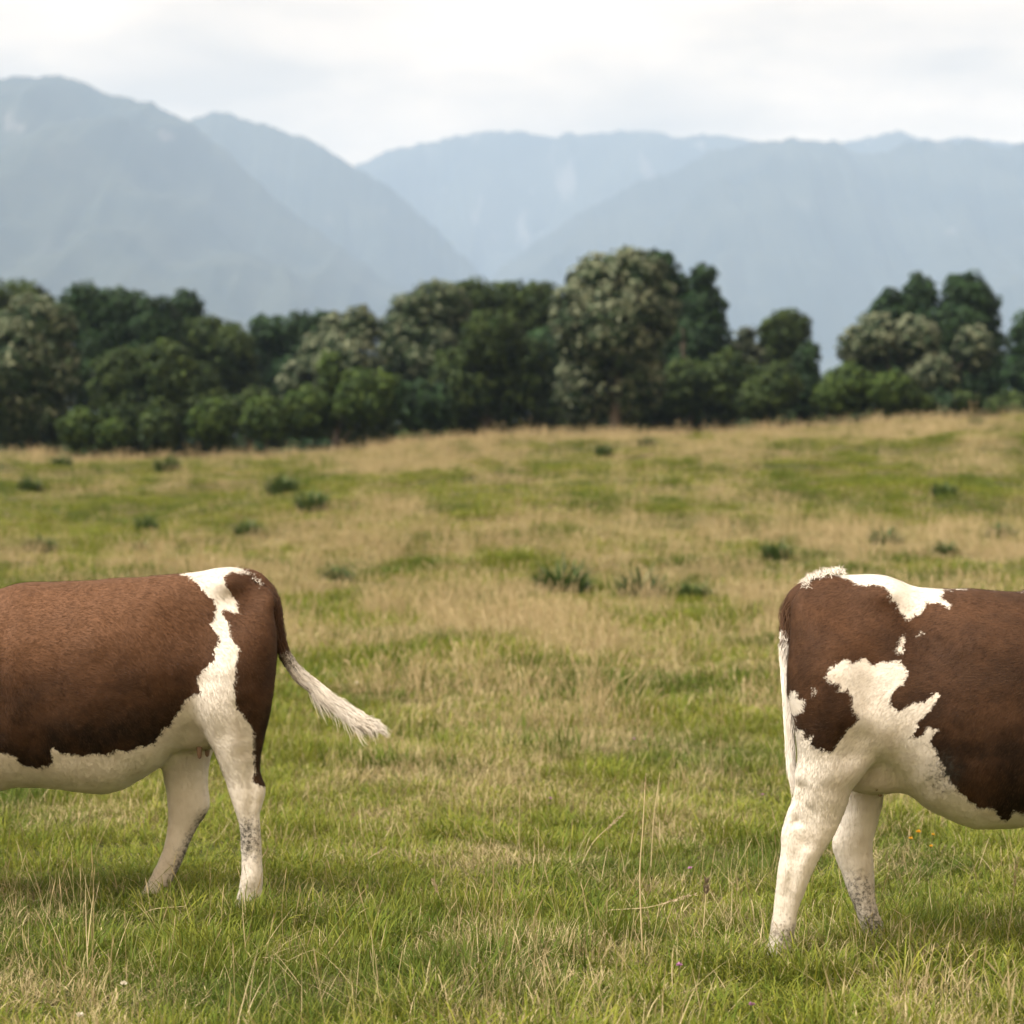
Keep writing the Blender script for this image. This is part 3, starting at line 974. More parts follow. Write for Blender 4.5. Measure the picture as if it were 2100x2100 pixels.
        nrm = nrm * .7 + np.array([0, -.25, .75]) + r.normal(0, .22, nrm.shape); nrm /= np.linalg.norm(nrm, axis=1, keepdims=True)
        V_, Q_ = ribbons(P_, W_, seed, side=nrm)
        return V_, Q_, np.repeat(t0, K * 2), np.repeat(np.clip(r.normal(.55, .28, n), 0, 1), K * 2), np.repeat(nrm, K * 2, 0)
    sets = [strands(5200, .0, .95, .05, .10, 1.0, .004, .002, K=4, width=.0010)] + [strands(*a_) for a_ in tail['hair']]
    ov = 0; VV, QQ, T0, RN, SN = [], [], [], [], []
    for V_, Q_, t_, rn_, sn_ in sets:
        VV.append(V_); QQ.append(Q_ + ov); T0.append(t_); RN.append(rn_); SN.append(sn_); ov += len(V_)
    T0 = np.concatenate(T0)
    th = mesh_np('tail_hair', np.concatenate(VV), np.concatenate(QQ), M_fur, root,
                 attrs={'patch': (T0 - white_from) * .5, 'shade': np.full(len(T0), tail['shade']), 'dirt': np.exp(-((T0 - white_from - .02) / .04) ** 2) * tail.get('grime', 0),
                        'pink': np.zeros(len(T0)), 'rnd': np.concatenate(RN), 'sn': np.concatenate(SN)})
    th['kind'] = 'stuff'
    # --- ruffled hair on the tail head
    if tuft:
        n = tuft['n']; K = 6
        pa = np.array([loc(q, 0) for q in tuft['path']])
        tq_ = r.uniform(0, len(pa) - 1.001, n); i0 = tq_.astype(int); fq = (tq_ - i0)[:, None]
        bs = pa[i0] * (1 - fq) + pa[i0 + 1] * fq
        yv = r.normal(0, .035, n)
        b3 = np.stack([bs[:, 0], yv, bs[:, 1] - .006 - yv ** 2 * 2.0], -1)
        az = r.normal(np.pi if s > 0 else 0, 1.6, n); hgt = r.uniform(.010, .028, n)
        q = np.linspace(0, 1, K)
        ang = (r.uniform(-.2, .5, n)[:, None] + r.uniform(.5, 3.4, n)[:, None] * q[None])
        dxy = np.cumsum(np.sin(ang), 1) / K * hgt[:, None]; dzz = np.cumsum(np.cos(ang), 1) / K * hgt[:, None]
        P_ = b3[:, None] + np.stack([np.cos(az)[:, None] * dxy, np.sin(az)[:, None] * dxy, dzz], -1)
        upn = np.stack([r.normal(0, .3, n), r.normal(-.7, .3, n), np.ones(n)], -1)
        V_, Q_ = ribbons(P_, np.full((n, K), .0011) * (1 - .7 * q[None]), seed, side=upn)
        nv = len(V_)
        upn = np.repeat(upn, K * 2, 0); upn /= np.linalg.norm(upn, axis=1, keepdims=True)
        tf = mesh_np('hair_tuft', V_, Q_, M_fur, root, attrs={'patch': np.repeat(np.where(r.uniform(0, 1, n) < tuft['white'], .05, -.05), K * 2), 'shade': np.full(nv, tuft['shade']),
                     'dirt': np.zeros(nv), 'pink': np.zeros(nv), 'rnd': np.repeat(r.uniform(.2, .9, n), K * 2), 'sn': upn})
        tf['kind'] = 'stuff'
    # --- hooves, teats, eyes
    def hoof(x, y, z, dirx):
        bm = bmesh.new()
        for sd in (-1, 1):
            ring = []
            for k_, (hz, fx, bx_, hw) in enumerate(((0, .075, -.045, .026), (.03, .062, -.045, .025), (.065, .035, -.04, .022))):
                ring.append([bm.verts.new((x + dirx * a_, y + sd * (.028 + b_ * .9), z + hz)) for a_, b_ in
                             ((fx, -hw * .3), (fx * .8, hw * .8), (0, hw), (bx_, hw * .6), (bx_, -hw * .6), (0, -hw), (fx * .8, -hw * .8))])
            for r0, r1 in zip(ring[:-1], ring[1:]):
                for j in range(7): bm.faces.new((r0[j], r0[(j + 1) % 7], r1[(j + 1) % 7], r1[j]))
            bm.faces.new(ring[0]); bm.faces.new(ring[-1])
        bmesh.ops.recalc_face_normals(bm, faces=bm.faces)
        me = bpy.data.meshes.new('hoof'); bm.to_mesh(me); bm.free()
        me.materials.append(M_hoof)
        o = bpy.data.objects.new('hoof', me); COL.objects.link(o); o.parent = root
    for lg in legs['traced']:
        yy, bk, fr_, yc, yh = lg['rows'][-1]
        xm, zm = loc(((bk + fr_) / 2, yy), lg['dep'])
        hoof(xm, yc, -.065, s)
    for (u, side, du) in legs['front']: hoof(hx(u) + s * (du + .02), side * .13, -.02, s)
    for (tx, ty, yoff, ln_) in ud[5]:
        x_, z_ = loc((tx, ty), yoff)
        bm = bmesh.new()
        rings = []
        for k_, (q, rr_) in enumerate(((0, .015), (.3, .011), (.7, .009), (.92, .007), (1.0, .003))):
            rings.append([bm.verts.new((x_ + rr_ * math.cos(a_), yoff + rr_ * math.sin(a_), z_ - q * ln_)) for a_ in np.linspace(0, 2 * np.pi, 10, endpoint=False)])
        for r0, r1 in zip(rings[:-1], rings[1:]):
            for j in range(10): bm.faces.new((r0[j], r0[(j + 1) % 10], r1[(j + 1) % 10], r1[j]))
        bm.faces.new(rings[-1]); bm.faces.new(rings[0])
        bmesh.ops.recalc_face_normals(bm, faces=bm.faces)
        for fc in bm.faces: fc.smooth = True
        me = bpy.data.meshes.new('teat'); bm.to_mesh(me); bm.free(); me.materials.append(M_teat)
        o = bpy.data.objects.new('teat', me); COL.objects.link(o); o.parent = root
    for sd in (-1, 1):
        bm = bmesh.new(); bmesh.ops.create_icosphere(bm, subdivisions=2, radius=.021)
        me = bpy.data.meshes.new('eye'); bm.to_mesh(me); bm.free(); me.materials.append(M_eye)
        o = bpy.data.objects.new('eye', me); COL.objects.link(o); o.parent = root
        o.location = (hx(2.07), sd * .098, .86)
    return root


def sstep(v, a, b):
    t = np.clip((v - a) / (b - a), 0, 1)
    return t * t * (3 - 2 * t)


# ---- left cow (walks to the left); outline read in a 0.44 zoom whose origin is (0, 1100)
zl = lambda a, b: (a * .43996, 1100 + b * .43996)
left_torso = [
    # zoom x, top y, bottom y, half width in metres
    (1288, 420, 560, .035), (1272, 318, 660, .075), (1250, 262, 730, .10), (1220, 212, 790, .125), (1180, 178, 830, .15), (1130, 157, 860, .175), (1060, 150, 885, .20),
    (980, 152, 905, .225), (900, 155, 935, .245), (820, 162, 1000, .262), (740, 173, 1085, .283), (660, 183, 1140, .30), (580, 190, 1178, .315),
    (480, 197, 1200, .328), (380, 203, 1194, .333), (280, 206, 1180, .333), (200, 208, 1172, .33), (100, 216, 1168, .322), (0, 242, 1193, .31), (-80, 262, 1215, .302)]
left_ext = [(1.22, 1.205, .515, .285), (1.36, 1.20, .52, .27), (1.48, 1.13, .56, .235), (1.58, 1.02, .66, .17), (1.63, .92, .76, .06)]
left_ud = (935, 895, .16, .11, .085, [(930, 968, -.06, .055), (966, 960, .05, .055), (905, 950, .06, .045)])
left_near = dict(dep=-.14, k=.055, rows=[
    (250, 1200, 1080, -.06, .012), (290, 1240, 1040, -.08, .03), (340, 1264, 1005, -.10, .055), (420, 1280, 985, -.12, .085), (520, 1286, 965, -.135, .105), (650, 1282, 945, -.14, .122), (780, 1268, 935, -.145, .12), (860, 1256, 940, -.145, .112), (920, 1246, 955, -.145, .10),
    (960, 1238, 968, -.145, .092), (1020, 1226, 996, -.145, .078), (1080, 1224, 1018, -.145, .064), (1130, 1236, 1035, -.145, .056), (1170, 1246, 1050, -.145, .052), (1210, 1245, 1066, -.145, .050), (1250, 1236, 1080, -.145, .047),
    (1300, 1224, 1096, -.145, .041), (1400, 1222, 1114, -.142, .036), (1500, 1225, 1119, -.14, .035), (1560, 1229, 1118, -.14, .039), (1600, 1230, 1112, -.14, .041), (1640, 1232, 1104, -.14, .039), (1690, 1240, 1094, -.14, .04), (1790, 1250, 1076, -.14, .041)])
left_far = dict(dep=.14, k=.05, rows=[
    (420, 1240, 1000, .10, .07), (600, 1230, 930, .13, .11), (760, 1180, 860, .14, .115), (880, 1100, 800, .14, .105), (960, 1030, 768, .14, .095), (1020, 990, 752, .14, .085),
    (1100, 975, 747, .14, .068), (1180, 980, 764, .14, .056), (1240, 984, 774, .14, .052), (1270, 978, 777, .14, .05), (1310, 958, 776, .14, .046), (1400, 906, 763, .14, .039),
    (1500, 862, 736, .14, .036), (1580, 824, 694, .14, .038), (1630, 802, 665, .14, .042), (1690, 788, 636, .14, .042), (1760, 780, 606, .14, .042)])
left_white = [[
    (750, 166), (830, 180), (900, 230), (950, 270), (985, 302), (996, 345), (988, 392), (970, 402), (1000, 440), (1020, 482), (1000, 530), (1005, 572), (960, 610), (925, 650), (918, 672), (942, 728),
    (905, 728), (860, 772), (832, 822), (790, 890), (770, 885), (735, 935), (715, 975), (650, 975), (600, 1000), (548, 990), (500, 1008), (440, 1002), (370, 1008), (315, 998), (275, 968), (258, 975), (266, 1045), (190, 1070), (110, 1050), (98, 1018),
    (0, 1000), (-200, 1000), (-500, 980), (-700, 900), (-800, 1300), (-300, 1900), (600, 1900), (1400, 1900), (1330, 1165), (1262, 1172), (1235, 1170), (1176, 1148), (1172, 1130), (1178, 1050), (1176, 950), (1176, 880),
    (1120, 800), (1104, 730), (1112, 590), (1122, 530), (1072, 462), (1058, 400), (1018, 352), (1040, 340), (1102, 362), (1092, 310), (1050, 240), (1022, 190), (1060, 170), (1130, 178), (1185, 192), (1190, 130), (1100, 100), (850, 100), (740, 120)]]
left_tail = dict(path=[(1130, 172, 0, .018), (1185, 192, 0, .028), (1240, 245, -.01, .030), (1278, 318, -.02, .028), (1294, 400, -.025, .025), (1304, 470, -.025, .022), (1322, 530, -.03, .021), (1360, 592, -.03, .022), (1420, 658, -.035, .022), (1500, 722, -.04, .022),
                       (1580, 782, -.045, .021), (1660, 834, -.05, .018), (1730, 868, -.055, .015), (1790, 895, -.06, .010)],
                 cut=.86, white=.43, shade=.45, grime=.9,
                 hair=[(1800, .46, .74, .14, .26, 1.0, .008, .014), (1900, .58, .86, .08, .13, 1.0, .015, .02), (420, .56, .84, .08, .14, 1.0, .012, .075), (500, .84, .93, .04, .07, 1.5, .018, .035)])


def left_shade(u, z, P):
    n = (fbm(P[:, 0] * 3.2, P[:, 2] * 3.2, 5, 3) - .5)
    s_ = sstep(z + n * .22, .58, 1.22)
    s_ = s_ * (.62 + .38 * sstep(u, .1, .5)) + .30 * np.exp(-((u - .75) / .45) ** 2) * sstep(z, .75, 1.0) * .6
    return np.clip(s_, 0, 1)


def left_dirt(P, loc):
    z = P[:, 2]
    nearleg = P[:, 1] < 0
    a = np.exp(-((z - .26) / .07) ** 2) * nearleg * .9
    xx = loc((1160, 1440), -.14)[0]
    a = a * np.exp(-((P[:, 0] - xx) / .05) ** 2)
    # back edge of the far leg is muddy
    e0 = np.array(loc((960, 1310), .14)); e1 = np.array(loc((810, 1650), .14)); d = e1 - e0
    q = P[:, [0, 2]] - e0
    t = np.clip((q @ d) / (d @ d), 0, 1)
    dist = np.linalg.norm(q - t[:, None] * d, axis=1)
    b = np.exp(-(dist / .030) ** 2) * (P[:, 1] > 0) * 1.1 * (z < .6)
    return np.clip(np.maximum(a, b) + .30 * np.clip((.40 - z) / .40, 0, 1), 0, 1)


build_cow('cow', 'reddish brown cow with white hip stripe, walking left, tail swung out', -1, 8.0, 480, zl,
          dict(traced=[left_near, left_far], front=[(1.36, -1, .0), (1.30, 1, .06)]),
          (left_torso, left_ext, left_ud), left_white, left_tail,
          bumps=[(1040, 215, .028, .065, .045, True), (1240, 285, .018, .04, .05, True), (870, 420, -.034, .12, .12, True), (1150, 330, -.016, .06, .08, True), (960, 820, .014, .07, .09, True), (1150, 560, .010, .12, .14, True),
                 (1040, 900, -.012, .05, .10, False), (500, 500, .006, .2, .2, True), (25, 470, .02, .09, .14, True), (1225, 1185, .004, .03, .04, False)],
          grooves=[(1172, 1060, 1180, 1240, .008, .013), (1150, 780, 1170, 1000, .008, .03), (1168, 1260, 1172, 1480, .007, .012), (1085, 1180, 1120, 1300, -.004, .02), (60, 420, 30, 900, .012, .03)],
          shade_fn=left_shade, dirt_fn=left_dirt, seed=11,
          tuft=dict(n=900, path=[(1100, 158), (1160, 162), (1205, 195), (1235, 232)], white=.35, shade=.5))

# ---- right cow (walks to the right); outline read in a 0.4658 zoom whose origin is (1500, 1100)
zr = lambda a, b: (1500 + a * .46584, 1100 + b * .46584)
right_torso = [
    (262, 400, 560, .035), (275, 322, 660, .07), (298, 262, 740, .095), (330, 205, 800, .12), (380, 172, 860, .15), (440, 160, 910, .175), (500, 160, 950, .20),
    (580, 168, 985, .225), (650, 178, 1020, .245), (720, 190, 1075, .262), (800, 200, 1150, .28), (900, 211, 1228, .30), (1000, 221, 1268, .315), (1080, 228, 1287, .323),
    (1180, 232, 1283, .33), (1288, 236, 1274, .333), (1400, 240, 1270, .333)]
right_ext = [(.80, 1.20, .485, .333), (.95, 1.195, .49, .33), (1.1, 1.20, .495, .31), (1.22, 1.215, .50, .285), (1.36, 1.21, .51, .27), (1.48, 1.14, .55, .235), (1.58, 1.03, .66, .17), (1.63, .93, .76, .06)]
right_ud = (635, 1000, .16, .11, .11, [(603, 1045, -.03, .03), (655, 1080, .05, .05), (640, 1060, -.06, .045)])
right_near = dict(dep=-.14, k=.055, rows=[
    (225, 360, 480, -.06, .012), (262, 325, 525, -.08, .03), (310, 298, 562, -.10, .055), (400, 268, 600, -.12, .085), (500, 254, 630, -.135, .105), (650, 252, 660, -.14, .122), (800, 266, 680, -.145, .12), (900, 278, 676, -.145, .112), (960, 280, 660, -.145, .10),
    (1010, 277, 640, -.145, .092), (1060, 272, 605, -.145, .082), (1110, 262, 562, -.145, .070), (1180, 242, 520, -.145, .060), (1230, 222, 498, -.145, .055), (1285, 206, 476, -.145, .053), (1330, 203, 452, -.145, .051),
    (1370, 202, 428, -.145, .048), (1430, 198, 390, -.145, .044), (1500, 192, 352, -.142, .040), (1590, 182, 320, -.14, .037), (1660, 176, 300, -.14, .038), (1710, 168, 290, -.14, .043), (1760, 158, 282, -.14, .043), (1830, 146, 268, -.14, .042), (1900, 140, 262, -.14, .042)])
right_far = dict(dep=.14, k=.05, rows=[
    (420, 300, 600, .10, .07), (600, 290, 680, .13, .11), (760, 330, 720, .14, .115), (900, 400, 720, .14, .105), (1000, 450, 702, .14, .09), (1080, 476, 684, .14, .075),
    (1150, 478, 676, .14, .064), (1250, 466, 657, .14, .055), (1310, 446, 646, .14, .052), (1350, 432, 640, .14, .050), (1390, 436, 636, .14, .046), (1450, 458, 631, .14, .041),
    (1550, 500, 636, .14, .036), (1620, 528, 646, .14, .038), (1680, 550, 664, .14, .043), (1730, 566, 684, .14, .043), (1790, 575, 704, .14, .042), (1860, 585, 718, .14, .042)])
right_white = [
    [(300, 150), (330, 176), (385, 186), (425, 176), (470, 172), (530, 190), (580, 212), (640, 216), (702, 226), (715, 285), (742, 290), (764, 342), (780, 348), (788, 364), (830, 350), (845, 352), (880, 302), (930, 298), (965, 322), (988, 306), (965, 290), (945, 266), (975, 246),
     (1050, 238), (1160, 236), (1288, 242), (1500, 245), (1500, 150), (900, 100), (300, 80)],
    [(425, 570), (445, 560), (490, 533), (508, 540), (518, 562), (575, 540), (592, 545), (625, 572), (655, 552), (690, 558), (740, 546), (768, 580), (758, 640), (722, 660), (705, 690), (682, 720), (700, 742), (720, 768), (765, 738), (790, 722), (830, 720), (858, 705),
     (880, 675), (905, 688), (862, 752), (838, 770), (812, 810), (800, 845), (782, 868), (800, 878), (842, 858), (862, 822), (888, 842), (870, 872), (845, 888), (862, 912), (882, 935), (880, 970), (905, 985), (930, 1030), (955, 1065), (985, 1110), (1020, 1138), (1075, 1190), (1130, 1185), (1160, 1205), (1185, 1245),
     (1225, 1255), (1232, 1205), (1290, 1210), (1500, 1200), (2000, 1150), (2100, 1500), (1500, 2100), (700, 2100), (0, 2100), (60, 1100), (200, 850), (215, 725), (258, 735), (272, 678), (284, 680), (290, 718), (318, 716), (322, 768), (278, 796), (288, 865), (322, 845), (312, 912), (348, 868), (352, 918), (430, 942), (458, 902), (475, 895), (490, 862),
     (545, 792), (522, 740), (512, 682), (492, 660), (458, 672), (468, 640), (435, 645), (405, 622)],
    [(770, 434), (762, 455), (748, 510), (735, 520), (722, 500), (738, 470), (752, 438)], [(846, 418), (862, 432), (835, 438)], [(350, 660), (360, 660), (358, 695), (348, 690)]]
right_tail = dict(path=[(455, 205, 0, .018), (395, 212, 0, .028), (345, 230, -.005, .032), (294, 262, -.01, .034), (262, 305, -.015, .030), (246, 360, -.02, .024), (236, 430, -.02, .018), (232, 520, -.02, .012), (236, 620, -.025, .011), (241, 720, -.03, .011),
                        (247, 820, -.03, .012), (253, 920, -.03, .012), (258, 1000, -.03, .010), (268, 1080, -.03, .008)],
                  cut=.80, white=.335, shade=.42, grime=0,
                  hair=[(1000, .45, .75, .18, .34, 1.0, .001, .004), (700, .58, .92, .12, .20, .9, .003, .008)])


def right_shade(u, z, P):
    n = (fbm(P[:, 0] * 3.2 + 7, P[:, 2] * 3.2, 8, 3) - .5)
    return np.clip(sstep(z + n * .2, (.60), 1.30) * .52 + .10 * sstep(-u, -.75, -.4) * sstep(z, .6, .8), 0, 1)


def right_dirt(P, loc):
    z = P[:, 2]
    a = np.exp(-(np.maximum(z - .13, 0) / .085) ** 2) * (P[:, 1] > 0) * (.25 + 1.3 * fbm(P[:, 0] * 22, z * 14, 4, 3) - .3)
    b = np.exp(-((z - .08) / .04) ** 2) * (P[:, 1] < 0) * .45
    x0, z0 = loc((940, 1040), -.25)
    c_ = np.exp(-(((P[:, 0] - x0) / .05) ** 2 + ((z - z0) / .07) ** 2)) * .75 * (P[:, 1] < 0)
    return np.clip(a + b + c_ + .30 * np.clip((.40 - z) / .40, 0, 1), 0, 1)


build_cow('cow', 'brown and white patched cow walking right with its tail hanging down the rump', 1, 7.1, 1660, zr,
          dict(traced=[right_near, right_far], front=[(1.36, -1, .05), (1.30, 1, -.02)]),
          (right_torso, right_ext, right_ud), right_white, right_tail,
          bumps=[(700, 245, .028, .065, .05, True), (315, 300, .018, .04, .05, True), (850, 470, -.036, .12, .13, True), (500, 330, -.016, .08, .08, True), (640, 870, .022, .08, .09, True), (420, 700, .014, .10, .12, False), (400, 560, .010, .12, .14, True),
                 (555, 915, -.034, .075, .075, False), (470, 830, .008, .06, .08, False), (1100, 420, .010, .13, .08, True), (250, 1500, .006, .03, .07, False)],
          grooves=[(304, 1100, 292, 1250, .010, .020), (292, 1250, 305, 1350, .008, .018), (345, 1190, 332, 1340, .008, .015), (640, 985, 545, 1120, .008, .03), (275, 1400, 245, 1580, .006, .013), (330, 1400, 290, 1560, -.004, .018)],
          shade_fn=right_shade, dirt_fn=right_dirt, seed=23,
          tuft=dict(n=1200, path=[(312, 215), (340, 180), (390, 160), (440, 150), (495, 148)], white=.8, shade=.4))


# ------------------------------------------------------------------ trees
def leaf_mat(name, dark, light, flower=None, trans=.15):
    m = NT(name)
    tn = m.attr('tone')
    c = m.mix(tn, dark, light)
    if flower:
        c = m.mix(m.attr('flower'), c, flower)
    return m.bsdf(c, .65, .2, trans=trans, normal=m.attr('sn', out='Vector'))


LM = {
    'dark': leaf_mat('dark_leaves', (.006, .021, .009), (.034, .078, .025)),
    'olive': leaf_mat('olive_leaves', (.012, .030, .008), (.062, .096, .021)),
    'pale': leaf_mat('flowering_leaves', (.014, .035, .016), (.062, .100, .046), (.165, .190, .120)),
    'green': leaf_mat('green_leaves', (.016, .040, .008), (.078, .124, .020)),
    'grey': leaf_mat('grey_leaves', (.024, .040, .026), (.075, .100, .060), (.16, .18, .13)),
}
m = NT('tree_bark'); co = m.coords()
M_bark = m.bsdf(m.mix(m.noise(m.scaled(co, (9, 9, 2)), 1, 5, .65), (.035, .028, .022), (.13, .11, .09)), .9, .1)
SHAPES = {}


def tree(name, label, cat, kind, D, lobes, flower=0., leaf=.22, dens=1.0, group='trees along the far edge of the pasture'):
    r = np.random.default_rng(int(D * 31 + lobes[0][0] * 7 + 5000))
    cx = np.mean([l_[0] for l_ in lobes])
    bx = at_px(cx, 0, D)[0]
    gz_ = float(ground_z(bx, D))
    root = empty(name, (bx, D, gz_), label, cat, group)
    V, NRM, TONE, FL, SZ, SNL = [], [], [], [], [], []
    cores = []
    for (px, py, rx, ry) in lobes:
        x, z = at_px(px, py, D)
        rx_, rz_ = rx / F * D, ry / F * D
        ry_ = max(rx_, .6 * rz_) * .95
        c0 = np.array([x - bx, r.uniform(-.5, .5) * rx_, z - gz_])
        bot = c0[2] - rz_
        # billows over the lobe
        area = 4 * np.pi * ((rx_ * ry_) ** 1.6 / 3 + (rx_ * rz_) ** 1.6 / 3 + (ry_ * rz_) ** 1.6 / 3) ** (1 / 1.6)
        br = np.clip(.15 * (rx_ + rz_), .22, .62)
        nb = int(np.clip(area / (br ** 2 * 1.5), 12, 150))
        # fibonacci directions, jittered
        k = np.arange(nb) + .5
        ph = np.arccos(1 - 2 * k / nb); th = np.pi * (1 + 5 ** .5) * k
        dr = np.stack([np.cos(th) * np.sin(ph), np.sin(th) * np.sin(ph), np.cos(ph)], -1) + r.normal(0, .16, (nb, 3))
        dr /= np.linalg.norm(dr, axis=1, keepdims=True)
        bc = c0 + dr * np.array([rx_, ry_, rz_]) * r.uniform(.70, .93, (nb, 1))
        bt = np.clip(.42 + .22 * r.normal(0, 1, nb), 0, 1)
        bfl = r.uniform(0, 1, nb)
        for j in range(nb):
            rr = br * r.uniform(.6, 1.25)
            nl = max(8, int(dens * 4.4 * rr ** 2 * 3.1 / leaf ** 2))
            d2 = r.normal(0, 1, (nl, 3)); d2[:, 2] += .25
            d2 /= np.linalg.norm(d2, axis=1, keepdims=True)
            p_ = bc[j] + d2 * rr * r.uniform(.55, 1.08, (nl, 1)) * np.array([1, 1, .9])
            nm = d2 + r.normal(0, .45, (nl, 3)); nm /= np.linalg.norm(nm, axis=1, keepdims=True)
            V.append(p_); NRM.append(nm)
            sm = d2 * .55 + dr[j] * .45 + r.normal(0, .25, (nl, 3)); SNL.append(sm / np.linalg.norm(sm, axis=1, keepdims=True))
            TONE.append(np.clip(bt[j] + r.normal(0, .2, nl), 0, 1))
            out_ = (d2 * dr[j]).sum(1) * .35 + d2[:, 2] * .6
            FL.append(np.clip((out_ + r.normal(0, .3, nl) + flower * 1.3 - 1.15 + .6 * bfl[j]) * 1.5, 0, 1) if flower else np.zeros(nl))
            SZ.append(leaf * r.uniform(.55, 1.3, nl))
        cores.append((c0, rx_ * .66, ry_ * .66, rz_ * .66))
    V = np.concatenate(V); NRM = np.concatenate(NRM); TONE = np.concatenate(TONE); FL = np.concatenate(FL); SZ = np.concatenate(SZ); SNL = np.concatenate(SNL)
    k = V[:, 2] > .05
    V, NRM, TONE, FL, SZ = V[k], NRM[k], TONE[k], FL[k], SZ[k]
    SNL = SNL[k]
    n = len(V)
    a = r.normal(0, 1, (n, 3)); t1 = np.cross(NRM, a); t1 /= np.linalg.norm(t1, axis=1, keepdims=True) + 1e-9
    t2 = np.cross(NRM, t1)
    s1, s2 = SZ[:, None] * .5, SZ[:, None] * .32
    # a leafy spray: a diamond folded along its middle
    Q = np.stack([V - t1 * s1, V + t2 * s2 + NRM * s2 * .35, V + t1 * s1, V - t2 * s2 + NRM * s2 * .35], 1).reshape(-1, 3)
    ii = np.arange(n) * 4
    tri = np.concatenate([np.stack([ii, ii + 1, ii + 2], -1), np.stack([ii, ii + 2, ii + 3], -1)])
    tone = np.repeat(TONE, 4); fl = np.repeat(FL, 4); sn = np.repeat(SNL, 4, 0)
    vs, fs = [Q], [tri]; off = len(Q)
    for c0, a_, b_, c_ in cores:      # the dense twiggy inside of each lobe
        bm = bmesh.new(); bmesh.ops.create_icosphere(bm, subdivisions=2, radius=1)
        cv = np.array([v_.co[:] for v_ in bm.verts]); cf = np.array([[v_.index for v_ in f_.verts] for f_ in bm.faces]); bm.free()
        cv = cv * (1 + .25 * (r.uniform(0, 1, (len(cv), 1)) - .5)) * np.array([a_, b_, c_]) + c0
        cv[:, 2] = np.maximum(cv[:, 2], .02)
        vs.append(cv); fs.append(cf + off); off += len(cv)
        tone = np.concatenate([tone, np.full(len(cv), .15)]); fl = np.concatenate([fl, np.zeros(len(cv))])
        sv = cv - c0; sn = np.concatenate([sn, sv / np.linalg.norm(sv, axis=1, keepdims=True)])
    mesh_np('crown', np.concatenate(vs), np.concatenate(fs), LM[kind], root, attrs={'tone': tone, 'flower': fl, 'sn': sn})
    # trunk with limbs reaching into the lobes
    tv, tf, off = [], [], 0
    height = max(l_[0][2] for l_ in cores)

    def limb(pts_, r0, r1):
        nonlocal off
        pts_ = np.array(pts_); k_ = len(pts_)
        an = np.linspace(0, 2 * np.pi, 8, endpoint=False)
        for j in range(k_):
            rad = r0 + (r1 - r0) * j / (k_ - 1)
            t_ = pts_[min(j + 1, k_ - 1)] - pts_[max(j - 1, 0)]; t_ = t_ / np.linalg.norm(t_)
            u_ = np.cross(t_, [0.3, 1, .1]); u_ /= np.linalg.norm(u_); w_ = np.cross(t_, u_)
            tv.append(pts_[j] + rad * (np.cos(an)[:, None] * u_ + np.sin(an)[:, None] * w_))
        for j in range(k_ - 1):
            a0 = off + j * 8 + np.arange(8); a1 = off + j * 8 + (np.arange(8) + 1) % 8
            tf.append(np.stack([a0, a1, a1 + 8, a0 + 8], -1))
        off += k_ * 8
    tr = np.clip(height * .035, .04, .32)
    bend = r.normal(0, .04, 2) * height
    top_z = max(height * .75, .3)
    tk = [(0, 0, -.2), (bend[0] * .3, bend[1] * .3, top_z * .35), (bend[0], bend[1], top_z * .7), (bend[0] * 1.2, bend[1], top_z)]
    limb(tk, tr * 1.25, tr * .4)
    for c0, a_, b_, c_ in cores:
        st = np.array(tk[1]) * .6 + np.array(tk[2]) * .4 if c0[2] > top_z * .5 else np.array(tk[0]) + np.array([0, 0, .35])
        md = (st + c0) / 2 + np.array([0, 0, -.1 * a_])
        limb([st, md, c0], tr * .55, tr * .15)
    mesh_np('trunk', np.concatenate(tv), np.concatenate(tf), M_bark, root, smooth=True)
    return root


